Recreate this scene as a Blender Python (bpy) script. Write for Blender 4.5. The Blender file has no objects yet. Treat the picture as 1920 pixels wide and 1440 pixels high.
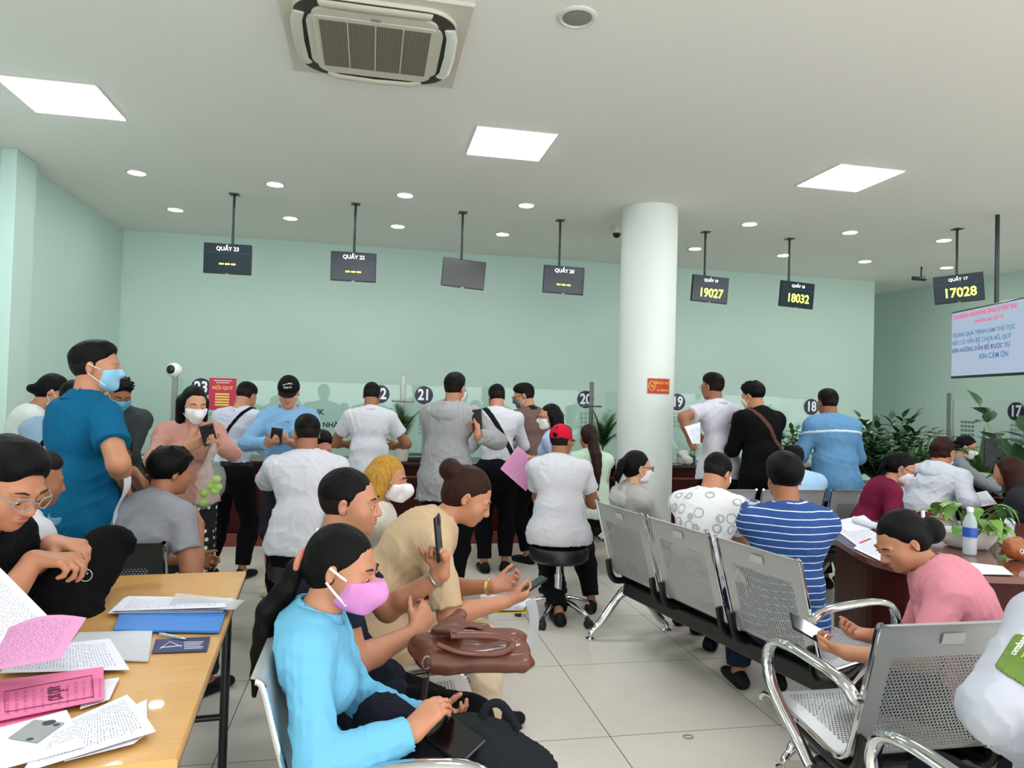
import bpy, math, random
import numpy as np
from mathutils import Matrix, Vector
random.seed(7)
rng = np.random.RandomState(5)
SC = bpy.context.scene
COL = SC.collection
R = math.radians
# ------------------------------------------------------------------ camera
FPX, YAW, PITCH, ROLL, EYE = 1327.0, R(11.336), R(1.237), R(1.629), 1.45
_f = np.array([math.sin(YAW)*math.cos(PITCH), math.cos(YAW)*math.cos(PITCH), math.sin(PITCH)])
_r0 = np.array([math.cos(YAW), -math.sin(YAW), 0.0])
_u0 = np.cross(_r0, _f)
_r = math.cos(ROLL)*_r0 + math.sin(ROLL)*_u0
_u = -math.sin(ROLL)*_r0 + math.cos(ROLL)*_u0
CAM = np.array([0, 0, EYE])
cd = bpy.data.cameras.new('camera'); cam = bpy.data.objects.new('camera', cd); COL.objects.link(cam)
cd.sensor_width = 36.0; cd.lens = FPX/1920*36.0; cd.clip_start = 0.05
cam.matrix_world = Matrix(((_r[0], _u[0], -_f[0], 0), (_r[1], _u[1], -_f[1], 0), (_r[2], _u[2], -_f[2], EYE), (0, 0, 0, 1)))
SC.camera = cam
# world: soft daylight that enters through the open street side behind the camera
w = bpy.data.worlds.new('world'); SC.world = w; w.use_nodes = True
bg = w.node_tree.nodes['Background']; bg.inputs[0].default_value = (0.95, 0.98, 1.0, 1); bg.inputs[1].default_value = 1.35
SC.view_settings.view_transform = 'Standard'; SC.view_settings.look = 'None'
SC.view_settings.exposure = 1.48; SC.view_settings.gamma = 1.0; SC.view_settings.use_curve_mapping = False
try:
    SC.cycles.use_denoising = True; SC.cycles.max_bounces = 7; SC.cycles.diffuse_bounces = 3; SC.cycles.use_adaptive_sampling = True; SC.cycles.adaptive_threshold = .02
    SC.cycles.transparent_max_bounces = 16; SC.cycles.sample_clamp_indirect = 6
except Exception: pass
PANEL_E, DOWN_E = 9.5, 26.0
H = 3.38

def ray(x, y): return _f + _r*(x-960)/FPX - _u*(y-720)/FPX
def atz(x, y, z): d = ray(x, y); return CAM + d*(z-EYE)/d[2]
def aty(x, y, Y): d = ray(x, y); return CAM + d*Y/d[1]
def V(*a): return np.array(a, float)
def nrm(v): v = np.asarray(v, float); return v/(np.linalg.norm(v)+1e-9)

# ------------------------------------------------------------------ objects
def tag(o, label=None, cat=None, group=None, kind=None):
    if label: o['label'] = label
    if cat: o['category'] = cat
    if group: o['group'] = group
    if kind: o['kind'] = kind
    return o
def thing(name, label, cat, loc=(0, 0, 0), rz=0, group=None):
    o = bpy.data.objects.new(name, None); COL.objects.link(o); o.location = [float(v) for v in loc]; o.rotation_euler = (0, 0, rz)
    o.empty_display_size = .1
    return tag(o, label, cat, group)
def link_mesh(name, verts, faces, mats, parent=None, smooth=False, midx=None, uvs=None):
    me = bpy.data.meshes.new(name); me.from_pydata([tuple(map(float, v)) for v in verts], [], [tuple(map(int, f)) for f in faces])
    if not isinstance(mats, (list, tuple)): mats = [mats]
    for m in mats: me.materials.append(m)
    if midx: me.polygons.foreach_set('material_index', midx)
    if smooth: me.polygons.foreach_set('use_smooth', [True]*len(faces))
    if uvs:
        ul = me.uv_layers.new(name='UVMap'); k = 0
        for f, u in zip(faces, uvs):
            for q in u: ul.data[k].uv = q; k += 1
    me.update()
    o = bpy.data.objects.new(name, me); COL.objects.link(o)
    if parent is not None: o.parent = parent
    return o
def copy_tree(o, parent=None):
    c = o.copy(); COL.objects.link(c); c.parent = parent
    for ch in [q for q in bpy.data.objects if q.parent == o]: copy_tree(ch, c)
    return c

class MB:
    def __init__(s): s.v = []; s.f = []; s.m = []; s.sm = False
    def add(s, vs, fs, mi=0):
        b = len(s.v); s.v += [tuple(map(float, v)) for v in vs]; s.f += [tuple(i+b for i in f) for f in fs]; s.m += [mi]*len(fs); return s
    def box(s, c, d, rot=None, bev=0.0, mi=0):
        hx, hy, hz = d[0]/2, d[1]/2, d[2]/2
        b = min(bev, hx*.95, hy*.95, hz*.95)
        if b <= 0:
            vs = [(x*hx, y*hy, z*hz) for x in (-1, 1) for y in (-1, 1) for z in (-1, 1)]
            fs = [(0, 1, 3, 2), (4, 6, 7, 5), (0, 4, 5, 1), (2, 3, 7, 6), (0, 2, 6, 4), (1, 5, 7, 3)]
        else:
            vs = []; idx = {}
            for x in (-1, 1):
                for y in (-1, 1):
                    for z in (-1, 1):
                        for a in range(3):
                            p = [x*(hx-b), y*(hy-b), z*(hz-b)]; p[a] = (x*hx, y*hy, z*hz)[a]
                            idx[(x, y, z, a)] = len(vs); vs.append(tuple(p))
            fs = []
            for a in range(3):
                o1, o2 = [i for i in range(3) if i != a]
                for sgn in (-1, 1):
                    q = []
                    for (u, w_) in ((-1, -1), (1, -1), (1, 1), (-1, 1)):
                        k = [0, 0, 0]; k[a] = sgn; k[o1] = u; k[o2] = w_; q.append(idx[(*k, a)])
                    fs.append(tuple(q))
            for a in range(3):      # edges along axis a
                o1, o2 = [i for i in range(3) if i != a]
                for u in (-1, 1):
                    for w_ in (-1, 1):
                        k0 = [0, 0, 0]; k1 = [0, 0, 0]; k0[a] = -1; k1[a] = 1
                        for k in (k0, k1): k[o1] = u; k[o2] = w_
                        fs.append((idx[(*k0, o1)], idx[(*k1, o1)], idx[(*k1, o2)], idx[(*k0, o2)]))
            for x in (-1, 1):
                for y in (-1, 1):
                    for z in (-1, 1): fs.append(tuple(idx[(x, y, z, a)] for a in range(3)))
        vs = np.array(vs)
        if rot is not None: vs = vs @ np.asarray(rot).T
        return s.add(vs+np.asarray(c, float), fs, mi)
    def tube(s, pts, r, seg=10, mi=0, closed=False, caps=True, flat=None):
        pts = [np.asarray(p, float) for p in pts]; n = len(pts)
        rs = r if hasattr(r, '__len__') else [r]*n
        T = []
        for i in range(n):
            if closed: t = pts[(i+1) % n]-pts[i-1]
            else: t = pts[min(i+1, n-1)]-pts[max(i-1, 0)]
            T.append(nrm(t))
        a = V(0, 0, 1) if abs(T[0][2]) < .9 else V(1, 0, 0)
        N = nrm(a-T[0]*(a@T[0])); vs = []
        for i in range(n):
            N = nrm(N-T[i]*(N@T[i])); B = np.cross(T[i], N)
            for k in range(seg):
                an = 2*math.pi*k/seg; ca, sa = math.cos(an), math.sin(an)
                if flat: sa *= flat
                vs.append(pts[i]+(N*ca+B*sa)*rs[i])
        fs = []
        for i in range(n if closed else n-1):
            j = (i+1) % n
            for k in range(seg):
                k2 = (k+1) % seg; fs.append((i*seg+k, i*seg+k2, j*seg+k2, j*seg+k))
        if caps and not closed:
            fs.append(tuple(range(seg))[::-1]); fs.append(tuple((n-1)*seg+k for k in range(seg)))
        return s.add(vs, fs, mi)
    def lathe(s, prof, c=(0, 0, 0), seg=24, mi=0, axis=None):
        vs = []; n = len(prof)
        for (r, z) in prof:
            for k in range(seg):
                a = 2*math.pi*k/seg; vs.append((r*math.cos(a), r*math.sin(a), z))
        fs = [(i*seg+k, i*seg+(k+1) % seg, (i+1)*seg+(k+1) % seg, (i+1)*seg+k) for i in range(n-1) for k in range(seg)]
        fs.append(tuple(range(seg))[::-1]); fs.append(tuple((n-1)*seg+k for k in range(seg)))
        vs = np.array(vs)
        if axis is not None: vs = vs @ frame_z(axis).T
        return s.add(vs+np.asarray(c, float), fs, mi)
    def prism(s, poly, z0, z1, mi=0):
        n = len(poly)
        vs = [(x, y, z0) for x, y in poly]+[(x, y, z1) for x, y in poly]
        fs = [tuple(range(n))[::-1], tuple(range(n, 2*n))]+[(i, (i+1) % n, n+(i+1) % n, n+i) for i in range(n)]
        return s.add(vs, fs, mi)
    def ball(s, c, r, seg=14, rings=9, mi=0, rot=None):
        r = r if hasattr(r, '__len__') else (r, r, r); vs = []; fs = []
        for i in range(rings+1):
            t = math.pi*i/rings
            for k in range(seg):
                a = 2*math.pi*k/seg; vs.append((r[0]*math.sin(t)*math.cos(a), r[1]*math.sin(t)*math.sin(a), r[2]*math.cos(t)))
        for i in range(rings):
            for k in range(seg): fs.append((i*seg+k, (i+1)*seg+k, (i+1)*seg+(k+1) % seg, i*seg+(k+1) % seg))
        vs = np.array(vs)
        if rot is not None: vs = vs @ np.asarray(rot).T
        return s.add(vs+np.asarray(c, float), fs, mi)
    def build(s, name, mats, parent=None, smooth=False, xf=None):
        vs = np.array(s.v)
        if xf is not None: vs = vs @ np.asarray(xf[0]).T+np.asarray(xf[1])
        o = link_mesh(name, vs, s.f, mats, parent, smooth, s.m)
        if smooth: autosmooth(o)
        return o
def autosmooth(o, ang=40):
    me = o.data
    try: me.set_sharp_from_angle(angle=R(ang))
    except Exception: pass
def frame_z(z):
    z = nrm(z); a = V(0, 0, 1) if abs(z[2]) < .95 else V(1, 0, 0)
    x = nrm(np.cross(a, z)); y = np.cross(z, x); return np.stack([x, y, z], 1)
def rotz(a): c, s = math.cos(a), math.sin(a); return np.array([[c, -s, 0], [s, c, 0], [0, 0, 1.0]])
def rotaxis(ax, a): return np.array(Matrix.Rotation(a, 3, Vector([float(q) for q in ax])))

def spline(pts, n=8):
    pts = [np.asarray(p, float) for p in pts]; P = [2*pts[0]-pts[1]]+pts+[2*pts[-1]-pts[-2]]; out = []
    for i in range(1, len(P)-2):
        for k in range(n):
            t = k/n; a, b, c, d = P[i-1:i+3]
            out.append(.5*((2*b)+(-a+c)*t+(2*a-5*b+4*c-d)*t*t+(-a+3*b-3*c+d)*t**3))
    out.append(pts[-1]); return out

# ------------------------------------------------------------------ materials
MATS = {}
def lin(c):
    if isinstance(c, str): c = [int(c[i:i+2], 16)/255 for i in (0, 2, 4)]
    return tuple((x/12.92 if x <= .04045 else ((x+.055)/1.055)**2.4) for x in c[:3])+(1,)
def mat(name, col, rough=.6, metal=0, bump=0, bscale=60, var=0, vscale=8, spec=.5, coat=0, emit=None, es=1, sss=0, aniso=None, sheen=0):
    if name in MATS: return MATS[name]
    m = bpy.data.materials.new(name); m.use_nodes = True; nt = m.node_tree; b = nt.nodes['Principled BSDF']
    b.inputs['Base Color'].default_value = lin(col); b.inputs['Roughness'].default_value = rough; b.inputs['Metallic'].default_value = metal
    b.inputs['Specular IOR Level'].default_value = spec
    if coat: b.inputs['Coat Weight'].default_value = coat
    if sheen: b.inputs['Sheen Weight'].default_value = sheen
    if sss: b.inputs['Subsurface Weight'].default_value = sss; b.inputs['Subsurface Scale'].default_value = .02; b.inputs['Subsurface Radius'].default_value = (1, .35, .2)
    if emit: b.inputs['Emission Color'].default_value = lin(emit); b.inputs['Emission Strength'].default_value = es
    tc = nt.nodes.new('ShaderNodeTexCoord')
    if var:
        n = nt.nodes.new('ShaderNodeTexNoise'); n.inputs['Scale'].default_value = vscale; n.inputs['Detail'].default_value = 4
        nt.links.new(tc.outputs['Object'], n.inputs['Vector'])
        mr = nt.nodes.new('ShaderNodeMapRange'); mr.inputs[3].default_value = 1-var; mr.inputs[4].default_value = 1+var
        nt.links.new(n.outputs['Fac'], mr.inputs[0])
        mx = nt.nodes.new('ShaderNodeMix'); mx.data_type = 'RGBA'; mx.blend_type = 'MULTIPLY'; mx.inputs[0].default_value = 1
        mx.inputs[6].default_value = lin(col); nt.links.new(mr.outputs[0], mx.inputs[7]); nt.links.new(mx.outputs[2], b.inputs['Base Color'])
    if bump:
        n = nt.nodes.new('ShaderNodeTexNoise'); n.inputs['Scale'].default_value = bscale; n.inputs['Detail'].default_value = 3
        mp = nt.nodes.new('ShaderNodeMapping'); nt.links.new(tc.outputs['Object'], mp.inputs[0])
        if aniso: mp.inputs['Scale'].default_value = aniso
        nt.links.new(mp.outputs[0], n.inputs['Vector'])
        bp = nt.nodes.new('ShaderNodeBump'); bp.inputs['Strength'].default_value = bump; bp.inputs['Distance'].default_value = .01
        nt.links.new(n.outputs['Fac'], bp.inputs['Height']); nt.links.new(bp.outputs[0], b.inputs['Normal'])
    MATS[name] = m; return m
def nodes(name):
    m = bpy.data.materials.new(name); m.use_nodes = True; MATS[name] = m
    return m, m.node_tree, m.node_tree.nodes['Principled BSDF']
def math_n(nt, op, a, b=None, c=None):
    n = nt.nodes.new('ShaderNodeMath'); n.operation = op
    for i, q in enumerate((a, b, c)):
        if q is None: continue
        if isinstance(q, (int, float)): n.inputs[i].default_value = q
        else: nt.links.new(q, n.inputs[i])
    return n.outputs[0]
def mixc(nt, fac, a, b):
    n = nt.nodes.new('ShaderNodeMix'); n.data_type = 'RGBA'
    if isinstance(fac, (int, float)): n.inputs[0].default_value = fac
    else: nt.links.new(fac, n.inputs[0])
    for i, q in ((6, a), (7, b)):
        if isinstance(q, (str, tuple)): n.inputs[i].default_value = lin(q) if isinstance(q, str) else q
        else: nt.links.new(q, n.inputs[i])
    return n.outputs[2]
def coords(nt, which='Object', scale=None, rot=None, loc=None):
    tc = nt.nodes.new('ShaderNodeTexCoord'); mp = nt.nodes.new('ShaderNodeMapping'); nt.links.new(tc.outputs[which], mp.inputs[0])
    if scale: mp.inputs['Scale'].default_value = scale
    if rot: mp.inputs['Rotation'].default_value = rot
    if loc: mp.inputs['Location'].default_value = loc
    sp = nt.nodes.new('ShaderNodeSeparateXYZ'); nt.links.new(mp.outputs[0], sp.inputs[0])
    return mp.outputs[0], sp.outputs
def noise(nt, vec, scale, detail=3):
    n = nt.nodes.new('ShaderNodeTexNoise'); n.inputs['Scale'].default_value = scale; n.inputs['Detail'].default_value = detail
    nt.links.new(vec, n.inputs['Vector']); return n.outputs['Fac']
def bumpn(nt, b, h, strength, dist=.01):
    bp = nt.nodes.new('ShaderNodeBump'); bp.inputs['Strength'].default_value = strength; bp.inputs['Distance'].default_value = dist
    nt.links.new(h, bp.inputs['Height']); nt.links.new(bp.outputs[0], b.inputs['Normal'])

_fontcache = {}
def text(body, size, mtx, mt, parent=None, name='lettering', bold=0.0, ext=.0006, align='CENTER', shear=0, sx=1.0):
    cu = bpy.data.curves.new('t', 'FONT'); cu.body = body; cu.size = size; cu.align_x = align; cu.align_y = 'CENTER'
    cu.extrude = ext; cu.offset = bold*size; cu.resolution_u = 3; cu.shear = shear
    o = bpy.data.objects.new('t', cu); COL.objects.link(o)
    dg = bpy.context.evaluated_depsgraph_get(); me = bpy.data.meshes.new_from_object(o.evaluated_get(dg))
    bpy.data.objects.remove(o); bpy.data.curves.remove(cu)
    Rm, loc = mtx; Rm = np.asarray(Rm); loc = np.asarray(loc, float)
    for v in me.vertices: v.co = Vector((Rm @ np.array([v.co[0]*sx, v.co[1], v.co[2]])+loc).tolist())
    me.materials.clear(); me.materials.append(mt); me.name = name
    ob = bpy.data.objects.new(name, me); COL.objects.link(ob)
    if parent is not None: ob.parent = parent
    return ob
def facing(n, up=(0, 0, 1)):   # columns: x right (seen from the front), y up, z = normal
    n = nrm(n); x = nrm(np.cross(up, n)); y = np.cross(n, x); return np.stack([x, y, n], 1)
# ------------------------------------------------------------------ the room
def struct(name, mb, m, smooth=False): return tag(mb.build(name, m, None, smooth), kind='structure')
WALL = mat('mint_paint', 'C6DFD5', .75, bump=.04, bscale=30, var=.015, vscale=1.2)
CEIL = mat('ceiling_paint', 'F3F0EA', .85, bump=.03, bscale=20, var=.01, vscale=1)
m, nt, b = nodes('floor_tiles')
vec, xyz = coords(nt, 'Object')
def gridline(ax, off, sp, wd):
    t = math_n(nt, 'ADD', xyz[ax], -off+sp*50); t = math_n(nt, 'MODULO', t, sp); t = math_n(nt, 'SUBTRACT', t, sp/2); t = math_n(nt, 'ABSOLUTE', t)
    return math_n(nt, 'GREATER_THAN', t, sp/2-wd)
g = math_n(nt, 'MAXIMUM', gridline(0, 1.07, .81, .0022), gridline(1, 3.77, .82, .0022))
n1 = noise(nt, vec, 2.2, 6); n2 = noise(nt, vec, 14, 5)
c1 = mixc(nt, n1, 'D8D1C4', 'E9E5DB'); c1 = mixc(nt, math_n(nt, 'MULTIPLY', n2, .35), c1, 'CBBFAB')
nt.links.new(mixc(nt, g, c1, '57524A'), b.inputs['Base Color'])
rr = math_n(nt, 'MULTIPLY_ADD', n2, .12, .16); nt.links.new(math_n(nt, 'MULTIPLY_ADD', g, .4, rr), b.inputs['Roughness'])
bumpn(nt, b, math_n(nt, 'MULTIPLY', g, -1.0), .3, .002)
FLOOR = m
XL, XR, YB = -3.0, 7.4, 9.35
struct('floor', MB().box((3.4, 2.9, -.05), (13.2, 15.8, .1)), FLOOR)
struct('ceiling', MB().box((3.4, 2.9, H+.05), (13.2, 15.8, .1)), CEIL)
struct('wall_back', MB().box(((XL-.1+XR)/2, YB+.1, H/2), (XR-XL+.1, .2, H)), WALL)
struct('wall_left', MB().box((XL-.1, 2.4, H/2), (.2, 13.9, H)), WALL)
struct('wall_recess_side', MB().box((XR-.1, 10.05, H/2), (.2, 1.0, H)), WALL)
struct('wall_recess_back', MB().box((8.0, 10.65, H/2), (1.4, .2, H)), WALL)
struct('wall_right', MB().box((9.03, 5.0, H/2), (.2, 11.6, H), rotz(R(7))), WALL)
struct('wall_pier', MB().box((-3.12, 6.62, H/2), (.46, .36, H), None, .006), WALL)
struct('pillar', MB().lathe([(.275, 0), (.275, H-.001)], (2.68, 6.62, 0), 64), mat('pillar_paint', 'E0E6E0', .55, var=.01), True)
struct('baseboard_back', MB().box(((XL+XR)/2, YB-.008, .05), (XR-XL, .016, .1)), mat('base_tile', '8A5A45', .3))

# ------------------------------------------------------------------ ceiling fittings
PAN = mat('panel_glow', 'FFFFFF', .5, emit='F4F8FF', es=PANEL_E)
DWN = mat('downlight_glow', 'FFFFFF', .5, emit='FFFDF4', es=DOWN_E)
WPL = mat('white_plastic', 'DDDCD4', .4)
pl = None
panel_spots = [(-2.07, 5.21), (.98, 5.22), (3.87, 5.22), (-2.07, 2.0), (.98, 2.0), (3.87, 2.0), (6.75, 3.6), (-.5, -1.4), (3.0, -1.4), (5.9, .2)]
plab = {0: 'square white ceiling light panel at the upper left of the ceiling', 1: 'square white ceiling light panel in the middle beside the air conditioner', 2: 'square white ceiling light panel on the right, beyond the round pillar side'}
for i, (x, y) in enumerate(panel_spots):
    if pl is None:
        pl = thing('ceiling_light', '', 'ceiling light')
        MB().box((0, 0, -.004), (.6, .6, .008), None, .003).build('frame', WPL, pl)
        MB().box((0, 0, -.0095), (.575, .575, .003)).build('diffuser', PAN, pl); o = pl
    else: o = copy_tree(pl)
    o.location = (x, y, H); o['group'] = 'square ceiling light panels'
    o['label'] = plab.get(i, 'square white ceiling light panel over the seating behind the photographer')
dl = None; drow = [('front', 6.82), ('back', 8.1)]
dx = {'front': [-2.1, -.92, .27, 1.46, 3.88, 5.08, 6.27], 'back': [-2.1, -.92, .25, 1.46, 3.88, 5.09, 6.26, 7.5]}
nth = ['leftmost', 'second from left', 'third from left', 'fourth from left', 'first right of the pillar', 'second right of the pillar', 'third right of the pillar', 'rightmost']
for rn, y in drow:
    for i, x in enumerate(dx[rn]):
        if dl is None:
            dl = thing('downlight', '', 'downlight')
            MB().lathe([(.088, 0), (.09, -.004), (.086, -.01), (.074, -.012), (.07, -.006)], seg=28).build('trim_ring', WPL, dl, True)
            MB().lathe([(.069, -.006), (.069, -.0095)], seg=28).build('lamp', DWN, dl); o = dl
        else: o = copy_tree(dl)
        o.location = (x, y, H); o['group'] = 'round downlights'
        o['label'] = 'round recessed downlight, %s in the %s row' % (nth[i], 'nearer' if rn == 'front' else 'farther')
# cassette air conditioner
ac = thing('air_conditioner', 'white ceiling cassette air conditioner with a square brown intake grille', 'air conditioner', (-.03, 3.86, H))
ACW = mat('ac_white', 'D5CFC0', .45); ACD = mat('ac_dark', '3A332C', .6)
def rrect(w_, h_, r, n=8):
    out = []
    for cx, cy, a0 in ((w_-r, h_-r, 0), (-w_+r, h_-r, 90), (-w_+r, -h_+r, 180), (w_-r, -h_+r, 270)):
        for k in range(n+1): a = R(a0+90*k/n); out.append((cx+r*math.cos(a), cy+r*math.sin(a)))
    return out
MB().box((0, 0, -.012), (.95, .95, .024), None, .006).build('cover_plate', ACW, ac)
mb = MB()
a_, b_ = rrect(.41, .41, .17, 10), rrect(.385, .385, .15, 10)
mb.prism(a_, -.045, -.02); mb.build('body', ACW, ac)
mb = MB(); mb.prism(rrect(.405, .405, .165, 10), -.048, -.045); mb.build('outlet_gap', ACD, ac)
mb = MB(); mb.prism(rrect(.315, .345, .08, 8), -.062, -.047); mb.prism(rrect(.345, .285, .09, 8), -.06, -.047); mb.build('front_panel', ACW, ac)
MB().prism(rrect(.31, .28, .03, 6), -.0665, -.061).build('grille_frame', ACW, ac)
m, nt, b = nodes('ac_grille'); vec, xyz = coords(nt)
s1 = math_n(nt, 'SINE', math_n(nt, 'MULTIPLY', xyz[1], 520)); s2 = math_n(nt, 'SINE', math_n(nt, 'MULTIPLY', xyz[0], 520))
nt.links.new(mixc(nt, math_n(nt, 'GREATER_THAN', math_n(nt, 'MAXIMUM', s1, s2), .55), '5A4E42', '8E8274'), b.inputs['Base Color']); b.inputs['Roughness'].default_value = .6
MB().box((0, 0, -.0675), (.56, .50, .003)).build('intake_grille', m, ac)
mb = MB()
for k in (-.14, 0, .14): mb.box((k, 0, -.070), (.006, .50, .004))
mb.build('grille_rib', ACW, ac)
for a in range(4):
    Rz = rotz(R(90*a)); mb = MB(); mb.tube([V(-.27, -.375, -.052), V(-.2, -.392, -.062), V(0, -.398, -.066), V(.2, -.392, -.062), V(.27, -.375, -.052)], .011, 8, flat=2.6)
    mb.build('louvre', ACW if a != 1 else mat('ac_flap_bright', 'E6E4DC', .35), ac, True, (Rz, (0, 0, 0)))
mb = MB(); mb.box((0, -.3, -.0675), (.05, .01, .003)); mb.build('badge', mat('ac_badge', '8d877c', .4), ac)
# speaker, dome camera, wall camera
sp = thing('ceiling_speaker', 'round white ceiling speaker with grey mesh near the air conditioner', 'speaker', (.96, 3.39, H))
MB().lathe([(.1, 0), (.1, -.008), (.09, -.014), (.083, -.014), (.08, -.008)], seg=40).build('rim', WPL, sp, True)
MB().lathe([(.08, -.006), (.06, -.0125), (.03, -.014), (.002, -.0145)], seg=40).build('mesh_cover', mat('speaker_mesh', '8C8C88', .7, bump=.4, bscale=400), sp, True)
dc = thing('dome_camera', 'small white dome camera hanging beside the top of the round pillar', 'security camera', (2.62, 7.42, H))
MB().lathe([(.055, 0), (.06, -.02), (.058, -.055), (.05, -.065)], seg=24).build('housing', WPL, dc, True)
MB().lathe([(.045, -.06), (.045, -.075), (.034, -.1), (.015, -.112), (.002, -.114)], seg=24).build('lens_dome', mat('black_gloss', '101113', .12), dc, True)
wc = thing('wall_camera', 'small dark bullet camera under the ceiling by monitor 17', 'security camera', (7.2, 8.2, 3.2))
MB().tube([V(-.13, 0, .02), V(.06, 0, .02)], .028, 12).build('housing', mat('dark_plastic', '23262A', .4), wc, True)
MB().tube([V(.0, 0, .03), V(.0, 0, .18)], .012, 8).build('bracket', mat('dark_plastic', ''), wc)

# ------------------------------------------------------------------ hanging monitors
SCR = mat('screen_black', '0B1116', .15, spec=.6); SCRB = mat('screen_navy', '0A161E', .18, emit='0C2230', es=.22)
BEZ = mat('bezel_black', '0C0D0F', .3); POLE = mat('pole_dark', '40464A', .25, metal=.8)
TW = mat('glow_white', 'FFFFFF', .5, emit='E8F0FF', es=1.0); TY = mat('glow_yellow', 'F5F06A', .5, emit='EAE64C', es=1.1)
def monitor(num, x, y, n_yaw, xo, tilt=0, big=None, off=False, zc=2.73, label=''):
    t = thing('hanging_monitor', label, 'monitor', (x, y, zc), 0, 'counter number monitors')
    n = V(math.cos(R(n_yaw)), math.sin(R(n_yaw)), 0); n = nrm(n+V(0, 0, -.06)); Fm = facing(n)
    Fm = Fm @ rotz(R(tilt))
    c = V(xo, 0, 0)
    def P(a, b_, d): return Fm @ V(a, b_, d)+c
    W_, H_ = .445, .292
    MB().box(c, (W_, H_, .03), Fm, .004).build('housing', BEZ, t)
    MB().box(P(0, .004, .0158), (W_-.014, H_-.02, .002), Fm).build('screen', SCR if off else SCRB, t)
    MB().box(P(0, -.02, -.035), (.16, .14, .05), Fm, .01).build('rear_cover', BEZ, t)
    mb = MB(); mb.tube([V(0, 0.05, -.02), V(0, .05, H-zc)], .0125, 12); mb.box((0, .035, -.01), (.06, .04, .1)); mb.build('ceiling_pole', POLE, t, True)
    MB().box(V(0, .05, H-zc-.004), (.09, .09, .008), None, .002).build('ceiling_plate', mat('dark_plastic', ''), t)
    MB().box(P(0, -H_/2+.004, .0165), (.03, .005, .002), Fm).build('badge', mat('silver', 'B8BCC0', .3, metal=.6), t)
    if not off:
        text('QUẦY '+num, .052 if big is None else .042, (Fm, P(0, .095, .0172)), TW, t, bold=.006)
        MB().box(P(0, .055, .0171), (W_-.02, .0015, .001), Fm).build('screen_line', mat('screen_line', '25485C', .4, emit='25485C', es=.4), t)
        if big: text(big, .135, (Fm, P(.01, -.045, .0172)), TY, t, bold=.018, sx=.88)
        else:
            mb = MB()
            for k in (-1, 0, 1): mb.box(P(k*.055, -.05, .0175), (.042, .014, .001), Fm)
            mb.build('lettering', TY, t)
    return t
base = 'black hanging monitor reading QUẦY %s, '
monitor('23', -1.36, 7.25, -94, -.03, -.5, label=base % '23'+'leftmost of the row')
monitor('22', -.2, 7.25, -91, 0, .0, label=base % '22'+'with three yellow dashes')
monitor('21', .89, 7.25, -92, .02, -4, off=True, label='blank switched-off black hanging monitor between monitors 22 and 20')
monitor('20', 1.94, 7.25, -90, .04, -1, label=base % '20'+'with three yellow dashes, left of the pillar')
monitor('19', 3.62, 7.25, -87, .04, -2, '19027', label=base % '19'+'with yellow number 19027')
monitor('18', 4.66, 7.25, -86, .07, -2, '18032', label=base % '18'+'with yellow number 18032')
monitor('17', 6.02, 6.32, -135, -.02, 4, '17028', zc=2.74, label=base % '17'+'with yellow number 17028')
# large television facing the seats
tv = thing('television', 'large hanging television with red and blue Vietnamese text, cut by the right edge', 'television', (5.86, 5.82, 2.15))
n = nrm(V(-.97, .245, 0)); Fm = facing(n)
def P(a, b_, d): return Fm @ V(a, b_, d)
TVS = mat('tv_screen', '707C92', .3, emit='AEBBD0', es=.25)
MB().box(P(0, 0, -.02), (1.22, .7, .05), Fm, .006).build('housing', BEZ, tv)
MB().box(P(0, .004, .0065), (1.19, .66, .003), Fm).build('screen', TVS, tv)
mb = MB(); mb.tube([P(.0, 0, -.08), P(.0, H-2.15, -.08)], .02, 12); mb.box(P(.0, 0, -.06), (.3, .3, .05), Fm); mb.build('ceiling_pole', POLE, tv, True)
RD = mat('tv_red', 'B4284A', .5, emit='B4284A', es=.5); BL = mat('tv_blue', '22587A', .5, emit='22587A', es=.5); DK = mat('tv_navy', '1C3E66', .5, emit='1C3E66', es=.45)
text('CHI NHÁNH VĂN PHÒNG ĐĂNG KÝ ĐẤT ĐAI', .062, (Fm, P(-.57, .285, .009)), RD, tv, bold=.004, align='LEFT', sx=.78)
text('XIN ĐỪNG GIAO GIẤY TỜ', .042, (Fm, P(-.2, .205, .009)), RD, tv, bold=.004, align='LEFT', sx=.9)
text('TRONG QUÁ TRÌNH LÀM THỦ TỤC', .062, (Fm, P(-.58, .095, .009)), BL, tv, bold=.006, align='LEFT')
text('NẾU CÓ VẤN ĐỀ CHƯA RÕ, QUÝ', .062, (Fm, P(-.58, .015, .009)), BL, tv, bold=.006, align='LEFT')
text('BẢN HƯỚNG DẪN ĐỂ ĐƯỢC TƯ', .062, (Fm, P(-.58, -.065, .009)), DK, tv, bold=.006, align='LEFT')
text('XIN CẢM ƠN', .075, (Fm, P(-.12, -.15, .009)), BL, tv, bold=.006, align='LEFT')

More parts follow.
